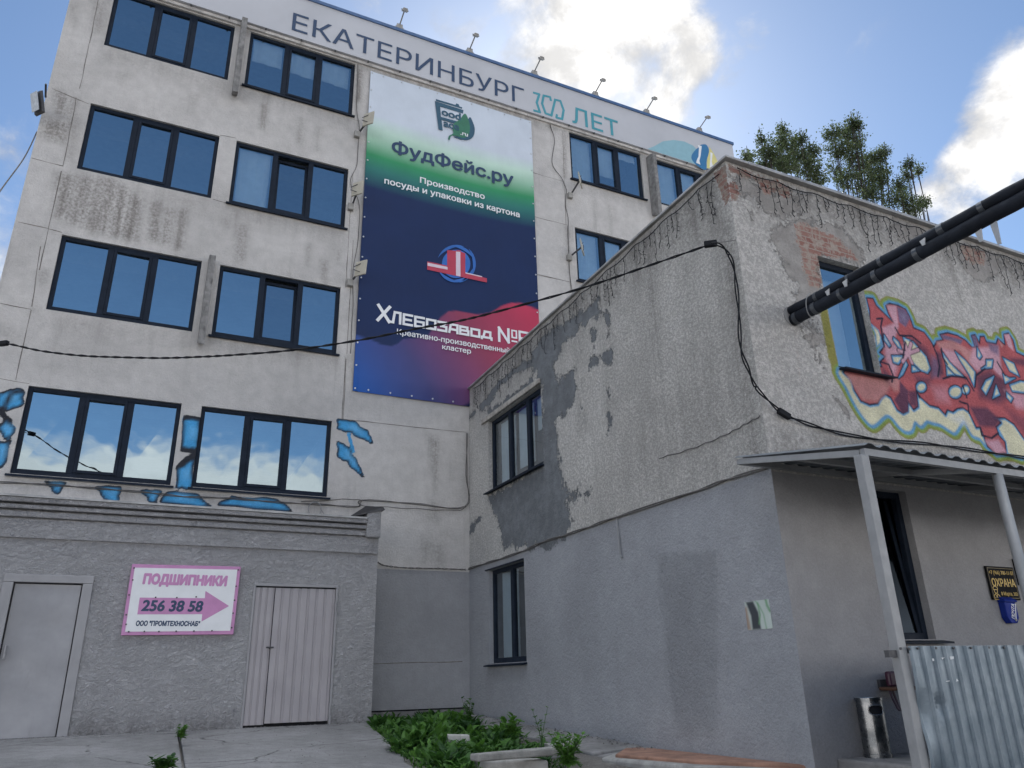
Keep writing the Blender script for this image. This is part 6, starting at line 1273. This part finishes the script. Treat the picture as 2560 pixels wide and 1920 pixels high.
# ------------------------------------------------------------------ trees behind the side building
M_leaf = leaf_mat('tree_foliage', (.045, .07, .035), (.11, .14, .065), .5)
M_bark = mat('tree_bark', (.04, .034, .028), .9, var=.3, bump=.7, bscale=20)
def build_tree(name, Y, clusters, base_x, lab, seed, per=520, leaf=.115):
    R = random.Random(seed); root = thing(name, (base_x, Y, .98), lab, 'tree', None); V, F, T = [], [], []; up = Vector((0, 0, 1)); b = MB()
    k = Y/13.6; pxm = lambda px: px/FPX*math.hypot(Y, 12)*1.05
    cs = []
    for (px, py, rx, ry, dn) in clusters:
        y = Y+R.uniform(-1.0, 1.0); c_ = Vector(hit(px, py, 1, y)); cs.append((c_, pxm(rx), pxm(ry), dn))
    for c_, rx, ry, dn in list(cs)[::2]:            # the lower crown hidden by the parapet from the yard
        cs.append((Vector((c_.x*.7+base_x*.3+R.uniform(-.6, .6), c_.y+R.uniform(-.8, .8), 6.6+R.uniform(0, 1.6))), .85, .75, .8))
    crown_z = min(c_.z for c_, *_ in cs); fork = Vector((base_x, Y, 6.2))
    b.tube([(base_x, Y, .9), (base_x+.05, Y+.03, 3.4), fork], [.24, .19, .15], 10)
    for c_, rx, ry, dn in cs:
        mid = fork.lerp(c_, .5)+Vector((R.uniform(-.4, .4), R.uniform(-.3, .3), R.uniform(-.3, .5))); b.tube(smooth_path([fork, mid, c_, c_+Vector((R.uniform(-.1, .1), 0, ry*.4))], 5), [.024-.021*i/15 for i in range(16)], 5)
        for _ in range(6):
            e = c_+Vector((R.uniform(-1, 1)*rx*.9, R.uniform(-1, 1)*rx*.7, R.uniform(-.3, 1)*ry)); b.tube([mid.lerp(c_, R.uniform(.4, 1)), (c_+e)/2+Vector((0, 0, .06)), e], [.012, .008, .004], 4)
        # leaf sprays gathered on twigs so that gaps stay open
        rx *= 1.32; ry *= 1.25
        for _ in range(int(48*dn)):
            while True:
                q = Vector((R.uniform(-1, 1), R.uniform(-1, 1), R.uniform(-1, 1)))
                if q.length < 1: break
            s = c_+Vector((q.x*rx, q.y*rx*.9, q.z*ry)); dirv = Vector((q.x, q.y, .6+q.z*.6)).normalized(); tl = R.uniform(.25, .55); tb = R.uniform(0, .8)
            b.tube([s-dirv*tl*.4, s+dirv*tl*.6], .005, 4, cap=False)
            for _ in range(per//34):
                p = s+dirv*R.uniform(-.4, .6)*tl+Vector((R.gauss(0, .10), R.gauss(0, .10), R.gauss(0, .09))); a = R.uniform(0, 6.283); el = R.uniform(-.8, .9); L = leaf*R.uniform(.65, 1.2)
                add_leaf(V, F, T, p, Vector((math.cos(a)*math.cos(el), math.sin(a)*math.cos(el), math.sin(el))), L, L*.62, up, min(1, max(0, tb+R.uniform(-.2, .25))), R)
    b.build('trunk', M_bark, root, smooth=True); leaves_object('crown', V, F, T, M_leaf, root)
def tc(l): return [(c7(x, y)[0], c7(x, y)[1], rx, ry, d) for x, y, rx, ry, d in l]
build_tree('leafy_tree', 21, tc([(640, 330, 26, 26, .9), (720, 260, 22, 26, .9), (790, 280, 26, 22, .9), (700, 370, 36, 26, 1.3), (800, 370, 36, 30, 1.4), (905, 330, 24, 28, 1.0), (880, 430, 36, 30, 1.3), (600, 240, 10, 14, .35), (735, 190, 9, 18, .4), (620, 410, 24, 18, .8), (740, 430, 30, 20, 1.0), (940, 480, 26, 30, 1.0), (845, 250, 12, 16, .4)]), hit(*c7(800, 600), 1, 21)[0], 'dark leafy tree behind the side building, left crown nearest the roof sign', 11)
build_tree('leafy_tree', 21.5, tc([(1040, 220, 26, 24, .9), (1120, 200, 24, 26, .9), (1180, 250, 24, 28, .9), (1160, 150, 16, 22, .6), (1195, 150, 9, 18, .4), (1060, 310, 34, 26, 1.1), (1150, 320, 34, 26, 1.1), (1260, 370, 30, 30, 1.1), (1330, 350, 22, 26, .8), (1360, 320, 8, 14, .3), (1180, 420, 38, 26, 1.3), (1290, 450, 38, 28, 1.3), (1130, 490, 30, 28, 1.1), (1240, 530, 38, 30, 1.3), (1340, 490, 28, 26, .9), (1050, 440, 18, 34, .5), (1280, 600, 34, 22, 1.0)]), hit(*c7(1060, 600), 1, 21.5)[0], 'tall central leafy tree showing a bare stem above the parapet', 12)
build_tree('leafy_tree', 20.5, tc([(1510, 400, 13, 22, .55), (1500, 470, 20, 20, .7), (1560, 440, 12, 14, .45), (1450, 560, 24, 20, .8), (1400, 620, 28, 20, .9), (1480, 620, 26, 22, .8), (1530, 660, 28, 22, .9), (1590, 640, 14, 16, .5), (1610, 630, 8, 10, .3), (1440, 520, 12, 14, .4), (1515, 715, 26, 18, .7)]), hit(*c7(1480, 760), 1, 20.5)[0], 'thin sparse tree at the right end of the tree row above the parapet', 13, 380)
build_tree('shrub', 19, tc([(505, 375, 13, 14, .7), (515, 350, 8, 10, .4)]), hit(*c7(505, 430), 1, 19)[0], 'small sprig of leaves showing between factory end and tree crowns', 14, 320)

def build_grit():
    R = random.Random(77); b = MB()
    def stone(x, y, z, r):
        k = len(b.v); P = [(r, 0, 0), (0, r*R.uniform(.6, 1), 0), (-r*R.uniform(.7, 1), 0, 0), (0, -r, 0)]; a = R.uniform(0, 6.28)
        pts = [(x+px*math.cos(a)-py*math.sin(a), y+px*math.sin(a)+py*math.cos(a), z) for px, py, _ in P]; b.v += pts+[(x, y, z+r*R.uniform(.5, .9))]
        for i in range(4): b.f.append((k+i, k+(i+1) % 4, k+4)); b.m.append(0 if R.random() < .6 else 1)
    for _ in range(420):                          # along the long wall
        y = R.uniform(7.0, 13.4); d_ = abs(R.gauss(0, .16)); stone(XW-.02-d_, y, gz(y)+.075-d_*.05, R.uniform(.006, .022))
    for _ in range(300):                          # against the shed
        x = R.uniform(-1.9, 3.5); d_ = abs(R.gauss(0, .09)); stone(x, YA-.012-d_, zr(YA-d_)+.001 if x > .65 else 1.001, R.uniform(.004, .014))
    for _ in range(260):
        x, y = R.uniform(.8, 3.0), R.uniform(8.6, 12.3); stone(x, y, zr(y)+.001, R.uniform(.004, .011))
    tag(b.build('grit', [M_conc, mat('dark_grit', (.07, .065, .06), .95, var=.3)]), 'loose grit and plaster crumbs along the wall feet', 'grit', kind='stuff')
build_grit()
